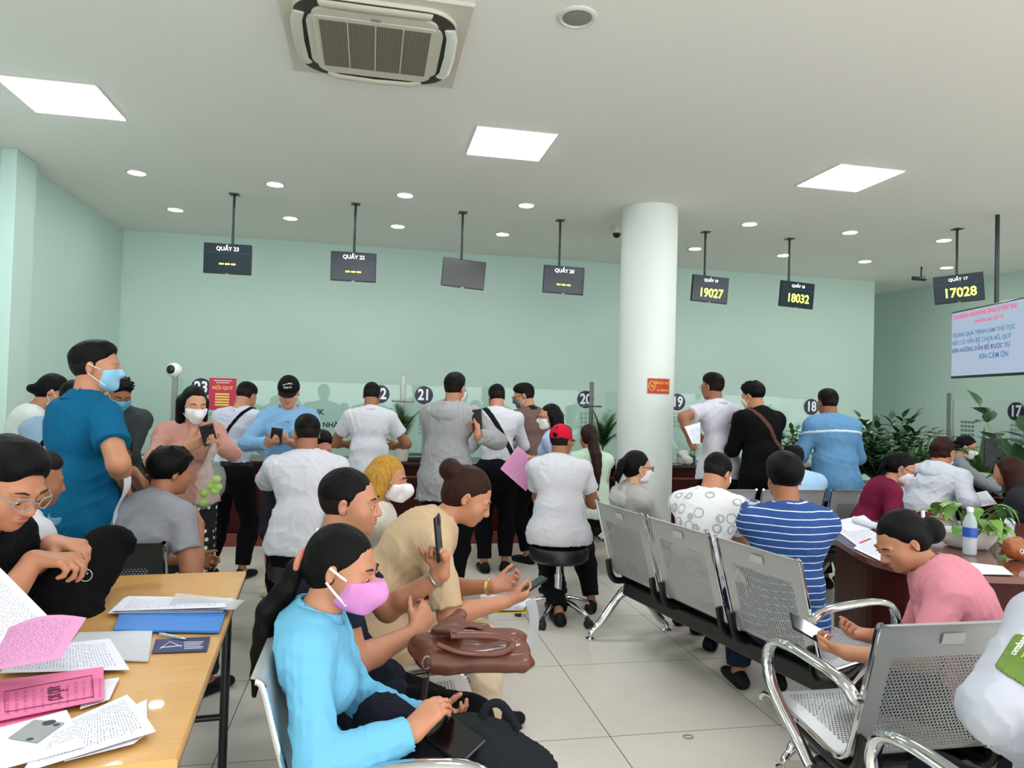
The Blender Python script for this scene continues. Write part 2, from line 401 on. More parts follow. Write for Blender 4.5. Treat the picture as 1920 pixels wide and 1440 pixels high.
# ------------------------------------------------------------------ counters and glass
WOOD = mat('red_brown_wood', '3C120D', .42, bump=.05, bscale=4, var=.25, vscale=6, aniso=(1, 1, .2), spec=.15)
WTOP = mat('dark_worktop', '2A1814', .25)
WLT = mat('red_trim_wood', '7A2E20', .35, coat=.2)
m, nt, b = nodes('pale_green_glass')
for n_ in list(nt.nodes): nt.nodes.remove(n_)
out = nt.nodes.new('ShaderNodeOutputMaterial'); tr = nt.nodes.new('ShaderNodeBsdfTransparent'); tr.inputs[0].default_value = (.93, .985, .965, 1)
gl = nt.nodes.new('ShaderNodeBsdfGlossy'); gl.inputs['Roughness'].default_value = .02; fr = nt.nodes.new('ShaderNodeFresnel'); fr.inputs[0].default_value = 1.45
mx = nt.nodes.new('ShaderNodeMixShader'); nt.links.new(fr.outputs[0], mx.inputs[0]); nt.links.new(tr.outputs[0], mx.inputs[1]); nt.links.new(gl.outputs[0], mx.inputs[2]); nt.links.new(mx.outputs[0], out.inputs[0])
GLASS = m; STEEL = mat('brushed_steel', '8F918C', .3, metal=.85); NAVY = mat('navy_disc', '14163A', .4); WHT = mat('white_vinyl', 'F2F4F4', .5)
def counter(x0, x1, y0, y1, label):
    t = thing('service_counter', label, 'counter', ((x0+x1)/2, y0, 0)); cx = (x0+x1)/2; L = x1-x0
    MB().box((0, .04+(y1-y0)/2, .39), (L-.04, y1-y0-.08, .76), None, .005).build('front_panel', WOOD, t)
    MB().box((0, (y1-y0)/2, .785), (L, y1-y0, .035), None, .008).build('worktop', WTOP, t)
    MB().box((0, .03, .06), (L-.02, .03, .12), None, .004).build('plinth', WLT, t)
    MB().box((0, .028, .66), (L-.02, .02, .02), None, .003).build('moulding', WLT, t)
    return t
counter(-2.88, 2.3, 7.0, 7.7, 'long dark red wooden service counter left of the pillar')
counter(2.4, 5.1, 7.0, 7.7, 'dark wooden service counter right of the pillar')
t = thing('service_counter', 'pale service counter 17 by the right wall with a dark monitor on it', 'counter', (6.5, 5.6, 0))
MB().box((0, 0, .37), (.6, 2.6, .74), None, .005).build('front_panel', WOOD, t); MB().box((-.02, 0, .76), (.72, 2.7, .035), None, .006).build('worktop', mat('pale_worktop', 'C9C6BC', .3), t)
def glass_run(x0, x1, y, label, zt=1.575):
    t = thing('glass_screen', label, 'glass screen', ((x0+x1)/2, y, .8), 0)
    MB().box((0, 0, .02+(zt-.82)/2), (x1-x0, .01, zt-.82-.02), None, .001).build('pane', GLASS, t); return t
glass_run(-1.8, .3, 7.3, 'tall clear glass screen on the counter left of the steel post, marked 23 and 22')
glass_run(.36, 2.34, 7.3, 'tall clear glass screen on the counter marked 21 and 20')
glass_run(2.5, 5.0, 7.3, 'clear glass screen on the counter right of the pillar marked 19 and 18')
t = thing('glass_screen', 'clear glass screen marked 17 on the right-hand counter', 'glass screen', (6.36, 5.6, .8))
MB().box((0, 0, .4), (.01, 2.3, .76), None, .001).build('pane', GLASS, t)
def post(x, y, label, z1=1.66, ax='x'):
    t = thing('steel_post', label, 'post', (x, y, .8))
    MB().box((0, 0, (z1-.8)/2), (.045, .02, z1-.8) if ax == 'x' else (.02, .06, z1-.8), None, .003).build('upright', STEEL, t)
    if ax == 'x':
        mb = MB(); mb.tube([V(-.1, -.02, .6), V(.1, -.02, .6)], .009, 10); mb.ball(V(-.1, -.02, .6), .012); mb.ball(V(.1, -.02, .6), .012); mb.build('glass_clamp', STEEL, t, True)
    return t
post(.33, 7.27, 'flat steel post with cross clamp left of number 21')
post(2.33, 7.27, 'flat steel post beside number 20 and the pillar')
post(6.34, 6.78, 'flat steel post at the glass left of number 17', ax='y')
def disc(num, p, n, parent_label, r=.093):
    t = thing('counter_number_sign', parent_label, 'sign', p, 0, 'round counter numbers'); Fm = facing(n)
    MB().lathe([(r, 0), (r, .003)], (0, 0, 0), 40, axis=n).build('disc', NAVY, t)
    text(num, .155, (Fm, np.asarray(nrm(n))*.004), WHT, t, bold=.03, sx=.82)
def holes(p, n, label, cols=4, rows=4, sp=.046):
    Fm = facing(n); mb = MB()
    for i in range(cols):
        for j in range(rows):
            c = Fm @ V((i-(cols-1)/2)*sp, ((rows-1)/2-j)*sp*.98, 0)
            mb.tube([c+Fm @ V(.012*math.cos(a), .012*math.sin(a), 0) for a in np.linspace(0, 2*math.pi, 13)[:-1]], .0032, 6, closed=True)
    o = mb.build('speaking_hole_pattern', mat('etched_ring', '77807C', .4), None, True); o.location = p
    tag(o, label, 'speaking holes', 'rings of speaking holes in the glass')
yg = 7.288
for num, px, py, lab in (('23', 377, 727, 'half hidden behind the woman in pink'), ('22', 713, 739, 'half hidden behind a head'), ('21', 795, 741, 'next to the steel post'), ('20', 1098, 749, 'left of the pillar'), ('19', 1270, 754, 'cut by the pillar edge'), ('18', 1521, 763, 'behind the man in the blue jacket')):
    disc(num, aty(px, py, yg), V(0, -1, 0), 'round navy sign with white number %s, %s' % (num, lab))
disc('17', V(6.35, 5.96, aty(1886, 771, 5.96)[2]), V(-1, 0, 0), 'round navy sign with white number 17 on the right glass')
for px, py, lab in ((380, 790, 'by the red notice, under 23'), (800, 800, 'under number 21'), (720, 780, 'under number 22'), (1102, 788, 'under number 20'), (1268, 787, 'under number 19')):
    holes(aty(px, py, yg), V(0, -1, 0), 'grid of small round speaking holes in the glass '+lab)
holes(V(6.35, 5.94, aty(1886, 810, 5.94)[2]), V(-1, 0, 0), 'grid of small round speaking holes under number 17')
holes(V(6.35, 6.55, aty(1803, 803, 6.55)[2]), V(-1, 0, 0), 'grid of small round speaking holes near the post left of 17')
# lettering on the glass
LN = mat('navy_lettering', '1B2140', .4); Fm = facing(V(0, -1, 0))
for body, px, py, sz in (('C', 497, 770, .075), ('NK', 597, 773, .075), ('I NHÀ', 616, 797, .07)):
    o = text(body, sz, (Fm, (0, 0, 0)), LN, None, 'glass_lettering', bold=.03); o.location = aty(px, py, 7.29); tag(o, 'navy letters %s on the glass beside the woman in the black cap' % body, 'lettering')
# red notice on glass
RED = mat('notice_red', 'C22C4B', .5); YL = mat('notice_yellow', 'F0CF62', .5)
p = aty(417, 739, 7.28); t = thing('notice', 'small red notice with yellow lines taped to the glass', 'notice', p)
MB().box((0, 0, 0), (.25, .003, .31)).build('sheet', RED, t)
text('NỘI QUY', .045, (Fm, (0, -.002, .06)), YL, t, bold=.02)
mb = MB(); [mb.box((0, -.002, .13-.02*k), (.16-.04*k, .001, .006)) for k in range(2)]; mb.build('small_print', WHT, t)
mb = MB(); [mb.box((0, -.002, .0-.026*k), (.13, .001, .016)) for k in range(5)]; mb.build('text_block', YL, t)
# no smoking sign on the pillar
pc = V(2.68, 6.62, 0); q = aty(1229, 724, 6.4); a0 = math.atan2(q[1]-pc[1], q[0]-pc[0]); rad = .277
t = thing('no_smoking_sign', 'red CẤM HÚT THUỐC sign with yellow no-smoking symbol on the pillar', 'sign', (pc[0], pc[1], 1.6))
def arcsheet(w_, h_, r, a, zc=0, n=10):
    vs = []; fs = []
    for i in range(n+1):
        an = a-w_/2/r+w_/r*i/n
        for rr_, z in ((r, -h_/2), (r, h_/2), (r+.003, h_/2), (r+.003, -h_/2)): vs.append((rr_*math.cos(an), rr_*math.sin(an), z+zc))
    for i in range(n):
        for k in range(4): fs.append((i*4+k, i*4+(k+1) % 4, i*4+4+(k+1) % 4, i*4+4+k))
    fs += [(0, 3, 2, 1), (n*4, n*4+1, n*4+2, n*4+3)]
    return vs, fs
zq = q[2]-1.6; a0 += .06
v_, f_ = arcsheet(.24, .145, rad, a0, zq); MB().add(v_, f_).build('sign_plate', mat('sign_red', 'C23A24', .5), t)
def bendtext(o):
    for v in o.data.vertices:
        x, y, z = v.co; an = a0+x/rad; rr_ = rad+.0045+y; v.co = (rr_*math.cos(an), rr_*math.sin(an), z+zq)
YS = mat('sign_yellow', 'F2C23C', .5)
Ft = np.stack([V(1, 0, 0), V(0, 0, 1), V(0, 1, 0)], 1)
bendtext(text('CẤM HÚT THUỐC', .035, (Ft, (.035, 0, .028)), YS, t, bold=.01, sx=.7)); bendtext(text('NO SMOKING', .028, (Ft, (.04, 0, -.04)), YS, t, bold=.01, sx=.8))
mb = MB()
pts = [V(-.078+.032*math.cos(a), 0, .032*math.sin(a)*1.35) for a in np.linspace(0, 2*math.pi, 25)[:-1]]
mb.tube(pts, .0035, 6, closed=True); mb.tube([V(-.095, .0005, .024), V(-.061, .0005, -.024)], .003, 6); mb.box((-.078, 0, -.002), (.04, .002, .006)); mb.box((.035, 0, -.008), (.14, .002, .003))
o = mb.build('no_smoking_symbol', YS, t); bendtext(o)
# ball camera on a steel stand at the left end of the glass
p = aty(327, 694, 7.2); t = thing('ball_camera', 'white ball camera with black lens on a steel stand left of number 23', 'security camera', (p[0], p[1], .8))
MB().box((0.01, 0, .42), (.05, .025, .84), None, .003).build('stand', STEEL, t)
MB().ball((0, -.01, p[2]-.8), .07, 24, 16).build('housing', mat('white_gloss', 'F2F2EE', .25), t, True)
MB().ball((-.012, -.045, p[2]-.8+.003), .047, 20, 14).build('lens', mat('black_gloss', ''), t, True)
# ------------------------------------------------------------------ perforated steel beam seating
CHR = mat('chrome', 'D8DADC', .08, metal=1); BLK = mat('black_steel', '0D0E10', .35); RUB = mat('black_rubber', '141414', .6)
def perf(name, col, hole_bg=False, metal=.75, rough=.34):
    m, nt, b = nodes(name); vec, xyz = coords(nt, 'UV'); b.inputs['Base Color'].default_value = lin(col); b.inputs['Metallic'].default_value = metal; b.inputs['Roughness'].default_value = rough
    p = .0125; ry = math_n(nt, 'DIVIDE', xyz[1], p*.866); row = math_n(nt, 'FLOOR', ry); odd = math_n(nt, 'MODULO', row, 2.0)
    fx = math_n(nt, 'FRACT', math_n(nt, 'ADD', math_n(nt, 'DIVIDE', xyz[0], p), math_n(nt, 'MULTIPLY', odd, .5))); fy = math_n(nt, 'FRACT', ry)
    dx = math_n(nt, 'SUBTRACT', fx, .5); dy = math_n(nt, 'MULTIPLY', math_n(nt, 'SUBTRACT', fy, .5), .866)
    d = math_n(nt, 'SQRT', math_n(nt, 'ADD', math_n(nt, 'MULTIPLY', dx, dx), math_n(nt, 'MULTIPLY', dy, dy)))
    hole = math_n(nt, 'LESS_THAN', d, .30)
    tr = nt.nodes.new('ShaderNodeBsdfTransparent'); mx = nt.nodes.new('ShaderNodeMixShader'); out = nt.nodes['Material Output']
    nt.links.new(hole, mx.inputs[0]); nt.links.new(b.outputs[0], mx.inputs[1]); nt.links.new(tr.outputs[0], mx.inputs[2]); nt.links.new(mx.outputs[0], out.inputs[0])
    return m
SST = mat('seat_steel', 'BCBEBD', .36, metal=.45, bump=.03, bscale=300); SPF = perf('perforated_steel', 'B4B6B5', metal=.45, rough=.4)
BST = mat('seat_black', '3A3D40', .35, metal=.5); BPF = perf('perforated_black', '34373A', metal=.4, rough=.4)
PROF = spline([(.47, .385), (.455, .42), (.40, .437), (.2, .42), (.06, .405), (.005, .425), (-.02, .48), (-.055, .60), (-.09, .72), (-.118, .825), (-.13, .85), (-.15, .852)], 5)
def seat_shell(w_=.5, mats_=(SST, SPF), side=True):
    n = len(PROF); xs = [-w_/2, -w_/2+.035, -w_/2+.065, -w_/4, 0, w_/4, w_/2-.065, w_/2-.035, w_/2]; s = [0]
    for a, b in zip(PROF[:-1], PROF[1:]): s.append(s[-1]+float(np.hypot(*(np.array(b)-np.array(a)))))
    tot = s[-1]; vs = []; fs = []; mi = []; uv = []
    nn = []
    for i in range(n):
        t = np.array(PROF[min(i+1, n-1)])-np.array(PROF[max(i-1, 0)]); t = t/np.linalg.norm(t); nn.append(np.array([-t[1], t[0]]))
    for layer in (0, 1):
        for i in range(n):
            p = np.array(PROF[i])+nn[i]*(.0008 if layer else -.0008)
            for j, x in enumerate(xs):
                xx = x
                e = min(s[i], tot-s[i])
                if e < .05: xx = x*(1-.06*(1-e/.05)**2)
                vs.append((xx, p[0], p[1]))
    m_ = len(xs); o2 = n*m_
    for layer in (0, 1):
        for i in range(n-1):
            for j in range(m_-1):
                a = layer*o2+i*m_+j; q = (a, a+1, a+m_+1, a+m_); q = q if layer else q[::-1]
                fs.append(q); sc = (s[i]+s[i+1])/2
                inner = 2 <= j <= 5 and ((.09 < sc < .40) or (.52 < sc < tot-.13)); mi.append(1 if inner else 0)
                c = {a: (xs[j], s[i]), a+1: (xs[j+1], s[i]), a+m_+1: (xs[j+1], s[i+1]), a+m_: (xs[j], s[i+1])}; uv.append([(c[k][0]+2, c[k][1]+1) for k in q])
    for i in range(n-1):
        for j in (0, m_-1):
            a = i*m_+j; q = (a, a+m_, a+m_+o2, a+o2); fs.append(q if j == 0 else q[::-1]); mi.append(0); uv.append([(0, 0)]*4)
    for i in (0, n-1):
        for j in range(m_-1):
            a = i*m_+j; q = (a, a+1, a+1+o2, a+o2); fs.append(q[::-1] if i == 0 else q); mi.append(0); uv.append([(0, 0)]*4)
    o = link_mesh('seat_shell', vs, fs, list(mats_), None, True, mi, uv); autosmooth(o, 50)
    for sx in (-1, 1): MB().tube([(sx*(w_/2+.002), y, z) for y, z in PROF[2:-3]], .008, 8).build('edge_tube', CHR, o, True)
    lab = MB().box((0.0, -.1175, .80), (.075, .002, .035), rotaxis((1, 0, 0), R(16))).build('sticker', mat('label_grey', 'C4C6C4', .5), o)
    return o
def arm_loop(big=True):
    mb = MB()
    pts = [(0, -.085, .62), (0, -.02, .655), (0, .12, .665), (0, .26, .665), (0, .345, .64), (0, .375, .575), (0, .345, .50), (0, .26, .43), (0, .17, .37), (0, .12, .335)]
    mb.tube(spline(pts, 6), .015, 12, flat=1.5); return mb
def beam_seating(label, loc, rz, n, arms=(), legs=(0,), mats_=(SST, SPF), pitch=.56, group=None):
    t = thing('beam_seating', label, 'waiting room seats', loc, rz, group)
    L = (n-1)*pitch
    MB().box((L/2, .12, .31), (L+.5, .09, .08), None, .008).build('beam', BLK, t)
    sh = None
    for i in range(n):
        if sh is None: sh = seat_shell(mats_=mats_); sh.parent = t; o = sh
        else: o = copy_tree(sh, t)
        o.location = (i*pitch, 0, 0)
        mb = MB()
        for sx in (-1, 1):
            x = i*pitch+sx*.235
            mb.tube(spline([(x, .40, .415), (x, .2, .385), (x, .04, .365), (x, -.02, .40), (x, -.045, .50)], 5), .02, 8, flat=.5)
        mb.box((i*pitch, .17, .36), (.47, .1, .04), None, .01); mb.build('seat_bracket', BLK, t, True)
    for x in arms:
        o = arm_loop().build('armrest', CHR, t, True); o.location = (x, 0, 0)
        mb = MB(); mb.tube([(x-.0, .33, .665), (x, -.02, .668)], .013, 10, flat=1.5); mb.build('arm_pad', BLK, t, True) if len(arms) > 2 else None
    for x in legs:
        for sy in (-1, 1):
            lg = MB().tube(spline([(x, .16, .30), (x, .16+sy*.08, .25), (x, .16+sy*.2, .11), (x, .16+sy*.27, .045), (x, .16+sy*.275, .025)], 5), [.03]*5+[.024]*8+[.016]*8, 10).build('leg', CHR, t, True)
            MB().lathe([(.03, 0), (.032, .012), (.012, .022), (.01, .035)], (x, .16+sy*.275, 0), 16).build('levelling_foot', CHR, lg, True)
    return t
dA = V(math.cos(R(-79)), math.sin(R(-79)), 0)
rowA = beam_seating('row of grey perforated steel seats with backs turned, from the pillar towards the pink polo', (1.535, 3.88, 0), R(-79), 3, (-.28, 2*.56+.28), (-.3, 1.3))
MB().box((1.0, .114, .32), (.05, .002, .022)).build('brand_sticker', mat('label_white', 'E8E8E8', .5), rowA)
beam_seating('row of steel seats on the left holding the woman with the pink mask', (-.075, 3.48, 0), R(-90), 4, (1.96,), (0, 1.68))
rowB = beam_seating('steel perforated seats with chrome looped armrests in the right foreground', (1.665, 1.87, 0), 0, 2, (-.285, .85), (.1, .9))
q = atz(1640, 1362, .655)
beam_seating('seat at the bottom right edge, only its nearest chrome armrest in view', (q[0]+.285, q[1]-.37, 0), 0, 2, (-.285,), (.3,))
beam_seating('row of grey steel seats behind the man in the striped polo', (2.49, 4.78, 0), 0, 3, (.28, .84), (0, 1.12))
beam_seating('black steel seat by the far end of the light wood table', (-1.02, 3.12, 0), 0, 1, (.28,), (0,), (BST, BPF))

# ------------------------------------------------------------------ stools
LEA = mat('black_leather', '0E0E10', .38, bump=.1, bscale=120)
def stool(loc, label, seat_z, back=False, rz=0):
    t = thing('stool', label, 'stool', loc, rz)
    MB().lathe([(.02, seat_z-.11), (.17, seat_z-.105), (.195, seat_z-.085), (.20, seat_z-.03), (.185, seat_z-.006), (.12, seat_z), (.01, seat_z)], seg=36).build('seat', LEA, t, True)
    MB().lathe([(.03, .09), (.03, .2), (.026, .2), (.026, .3), (.018, .3), (.018, seat_z-.1)], seg=18).build('column', CHR, t, True)
    for k in range(5):
        a = 2*math.pi*k/5+.3; d = V(math.cos(a), math.sin(a), 0)
        l = MB().tube(spline([d*.02+V(0, 0, .125), d*.12+V(0, 0, .12), d*.25+V(0, 0, .075)], 4), [.022]*4+[.018]*4+[.013], 10).build('leg', CHR, t, True)
        mb = MB(); mb.lathe([(.026, -.02), (.026, .02)], d*.26+V(0, 0, .027), 16, axis=V(-d[1], d[0], 0)); mb.ball(d*.25+V(0, 0, .055), (.018, .018, .018)); mb.build('caster', RUB, l, True)
    return t

# ------------------------------------------------------------------ left folding table
m, nt, b = nodes('light_wood'); vec, xyz = coords(nt, 'Object', (1.6, 7, 4), (0, 0, R(8))); n = noise(nt, vec, 1.6, 6); vec2, _ = coords(nt, 'Object', (3, 26, 9)); n2 = noise(nt, vec2, 2.5, 5)
c = mixc(nt, n, 'D39A50', 'E9BE7E'); c = mixc(nt, math_n(nt, 'MULTIPLY', n2, .45), c, 'B97D3C'); nt.links.new(c, b.inputs['Base Color']); b.inputs['Roughness'].default_value = .28; b.inputs['Coat Weight'].default_value = .3
LW = m
TA, TB = V(-.45, 2.93), V(-.335, 1.45); td = TB-TA; tl = np.linalg.norm(td); td = td/tl; tn = V(td[1], -td[0])   # tn points left
if tn[0] > 0: tn = -tn
rzT = math.atan2(td[1], td[0])+math.pi/2
tc = (TA+TB)/2+tn*.25
lt = thing('folding_table', 'light wood folding table on black metal legs covered with papers', 'table', (tc[0], tc[1], 0), rzT)
MB().box((0, 0, .739), (.50, tl, .022), None, .004).build('tabletop', LW, lt)
MB().box((0, 0, .724), (.494, tl-.006, .012)).build('underside', mat('dark_edge', '3A2A1E', .5), lt)
for sy in (-1, 1):
    y = sy*(tl/2-.14); mb = MB()
    for sx in (-1, 1): MB().tube([(sx*.20, y, .715), (sx*.20, y, .0)], .016, 10).build('leg', BLK, lt, True)
    mb = MB(); mb.tube([(-.20, y, .25), (.20, y, .25)], .012, 10); mb.tube([(-.20, y, .70), (.20, y, .70)], .012, 10); mb.build('crossbar', BLK, lt, True)
def TT(u, v, z=0): # table coordinates: u to the right, v away
    p = lt.matrix_basis @ Vector((u, v, .75+z)); return V(*p)

# ------------------------------------------------------------------ right-hand desk
rim = spline([(2.95, 3.98), (2.62, 3.70), (2.42, 3.25), (2.32, 2.9), (2.42, 2.68), (2.75, 2.55), (3.4, 2.47), (4.3, 2.40)], 5)
poly = [(p[0], p[1]) for p in rim]+[(4.4, 3.75), (3.6, 3.95)]
cxy = np.mean(np.array(poly), 0)
rd = thing('desk', 'large curved red-brown wooden desk on the right with papers and a plant', 'desk', (cxy[0], cxy[1], 0))
pp = [(x-cxy[0], y-cxy[1]) for x, y in poly]; DTOP = mat('desk_top_wood', '6B3A2E', .18, coat=.5, var=.15, vscale=5, aniso=(1, 1, 1))
MB().prism(pp, .722, .75).build('desktop', DTOP, rd)
MB().prism([(x*.93, y*.88) for x, y in pp], .04, .722).build('skirt_panel', WOOD, rd); MB().prism([(x*.90, y*.84) for x, y in pp], .0, .04).build('plinth', BLK, rd)

# ------------------------------------------------------------------ plants
def leafmat(name, c1, c2, rough=.4):
    m, nt, b = nodes(name); vec, xyz = coords(nt); n = noise(nt, vec, 9, 3); nt.links.new(mixc(nt, n, c1, c2), b.inputs['Base Color']); b.inputs['Roughness'].default_value = rough; return m
LG = leafmat('leaf_green', '1E4A22', '4E8038'); LD = leafmat('leaf_dark', '12331A', '2F5D2C'); LY = leafmat('leaf_pothos', '2E6A2A', '7FA63F')
STEM = mat('stem_green', '4F6B2E', .6); POT = mat('white_pot', 'DEDCD4', .4); SOIL = mat('soil', '2B2019', .9)
def leaf(mb, p, d, up, L, W, fold=.25, curl=.3, n=6):
    d = nrm(d); s = nrm(np.cross(d, up)); u = np.cross(s, d); vs = []; fs = []
    for i in range(n+1):
        t = i/n; w_ = W*math.sin(math.pi*min(1, t**.75))*.5+(.0006); c = p+d*L*t-u*curl*L*t*t
        for k, q in enumerate((-1, 0, 1)): vs.append(c+s*q*w_+u*(abs(q)*w_*fold))
    for i in range(n):
        for k in range(2): a = i*3+k; fs.append((a, a+1, a+4, a+3))
    mb.add(vs, fs)
def pot(t, r0, r1, h_, z0=0):
    MB().lathe([(r0*.7, z0), (r0, z0+.005), (r1, z0+h_-.01), (r1+.006, z0+h_), (r1-.008, z0+h_), (r1-.012, z0+h_-.02), (.01, z0+h_-.025)], seg=32).build('pot', POT, t, True)
def zz_plant(loc, label, n, L, potdim, lm, seed, leafL=.09, leafW=.045, spread=.6, nl=9):
    t = thing('potted_plant', label, 'plant', loc); rs = np.random.RandomState(seed); pot(t, *potdim); z0 = potdim[2]-.02; st = MB(); lf = MB()
    for i in range(n):
        a = rs.rand()*6.28; sp_ = spread*(.25+rs.rand()); d = nrm(V(math.cos(a)*sp_, math.sin(a)*sp_, 1)); l = L*(.6+.5*rs.rand()); p0 = V(math.cos(a)*.04, math.sin(a)*.04, z0)
        pts = [p0+d*l*q+V(math.cos(a), math.sin(a), -.6)*l*.25*sp_*q*q*q for q in np.linspace(0, 1, 7)]; st.tube(pts, [.006*(1.2-q) for q in np.linspace(0, 1, 7)], 5)
        sp2 = spline(pts, 3)
        for j in range(nl):
            q = .25+.75*j/nl; k = min(len(sp2)-2, int(q*(len(sp2)-1))); tn_ = nrm(sp2[k+1]-sp2[k]); sd = nrm(np.cross(tn_, V(0, 0, 1))+rs.normal(size=3)*.15)
            for s_ in (-1, 1): leaf(lf, sp2[k], sd*s_+tn_*.7+rs.normal(size=3)*.15, V(0, 0, 1), leafL*(.8+.4*rs.rand()), leafW, curl=.15+.3*rs.rand())
        leaf(lf, sp2[-2], nrm(sp2[-1]-sp2[-2]), V(0, 0, 1), leafL, leafW)
    st.build('stems', STEM, t, True); lf.build('foliage', lm, t, True); return t
def palm(loc, label, n, L, potdim, seed, lm=None):
    t = thing('potted_palm', label, 'plant', loc); rs = np.random.RandomState(seed); pot(t, *potdim); z0 = potdim[2]-.02; st = MB(); lf = MB()
    for i in range(n):
        a = rs.rand()*6.28; e = .25+.9*rs.rand(); l = L*(.65+.45*rs.rand()); hz = V(math.cos(a), math.sin(a), 0)
        pts = [V(0, 0, z0)+hz*l*e*.55*q*q+V(0, 0, 1)*l*(q-.28*e*q*q) for q in np.linspace(0, 1, 9)]; st.tube(pts, [.004*(1.2-q) for q in np.linspace(0, 1, 9)], 5); sp2 = spline(pts, 3)
        for k in range(5, len(sp2)-1):
            tn_ = nrm(sp2[k+1]-sp2[k]); sd = nrm(np.cross(tn_, V(0, 0, 1))); q = k/len(sp2)
            for s_ in (-1, 1): leaf(lf, sp2[k], sd*s_+tn_*.9, V(0, 0, 1), .11*math.sin(math.pi*min(.97, q))+.015, .011, curl=.3, n=3)
    st.build('stems', STEM, t, True); lf.build('fronds', lm or LG, t, True); return t
p = aty(752, 866, 7.14); palm((p[0], 7.12, .803), 'small potted palm in a white pot on the counter below the post by 21', 18, .52, (.06, .085, .17), 3)
p = aty(1128, 850, 7.15); palm((p[0], 7.12, .803), 'leafy palm on the counter just left of the pillar below number 20', 20, .5, (.06, .085, .12), 5)
p = aty(1655, 960, 6.2); zz_plant((p[0], 6.2, 0), 'large bushy green plant in a tall white planter beside the blue jacket', 54, .78, (.2, .27, .72), LD, 8, .12, .06, .85, 10)
p = aty(1690, 800, 6.5); t = thing('potted_plant', 'light green long-leaved plant rising behind the bushy plant', 'plant', (p[0]+.42, 6.8, 0)); pot(t, .12, .16, .6); lf = MB(); rs = np.random.RandomState(1)
for i in range(11): a = i*2.4; leaf(lf, V(0, 0, .58), V(math.cos(a)*.35, math.sin(a)*.35, 1), V(math.cos(a), math.sin(a), 0)*-1, .55+.35*rs.rand(), .075, curl=.2, n=8)
lf.build('foliage', LG, t, True)
p = aty(1502, 850, 6.9); zz_plant((p[0]+.1, 7.2, .803), 'green plant on the counter peeking out under number 18', 7, .42, (.07, .09, .12), LG, 12, .11, .05, .7, 5)
p = atz(1925, 1000, .75); 
t = zz_plant((aty(1940, 800, 4.4)[0], 4.4, 0), 'tall dark-leaved plant cut by the right edge', 12, 1.25, (.14, .18, .35), LD, 21, .17, .1, .22, 9)
# pothos in a white bowl on the desk
p = atz(1812, 1026, .75); t = thing('pothos_plant', 'green pothos in a white fluted bowl on the desk', 'plant', p)
MB().lathe([(.07, 0), (.10, .01), (.128, .05), (.14, .085), (.133, .085), (.12, .07), (.01, .065)], seg=36).build('bowl', POT, t, True)
lf = MB(); st = MB(); rs = np.random.RandomState(6)
for i in range(34):
    a = rs.rand()*6.28; r_ = .03+.07*rs.rand(); hgt = .04+.14*rs.rand(); dr = V(math.cos(a), math.sin(a), 0); e = V(0, 0, .07)+dr*(r_+.07)+V(0, 0, hgt); st.tube(spline([V(0, 0, .065)+dr*r_*.5, V(0, 0, .075+hgt*.6)+dr*r_, e], 3), .0022, 5); leaf(lf, e, dr+V(0, 0, -.1)+rs.normal(size=3)*.3, V(0, 0, 1), .075+.03*rs.rand(), .062, curl=.5)
for i in range(12): q = i/12; e = V(.12+.03*math.sin(i), -.03-.02*q, .09-.11*q+.0); e = V(.14+.03*q, -.02-.06*q, max(.012, .10-.16*q)); leaf(lf, e, rs.normal(size=3)*.5+V(.3, -.5, -.1), V(0, 0, 1), .07, .058, curl=.2)
st.build('stems', STEM, t, True); lf.build('foliage', LY, t, True)
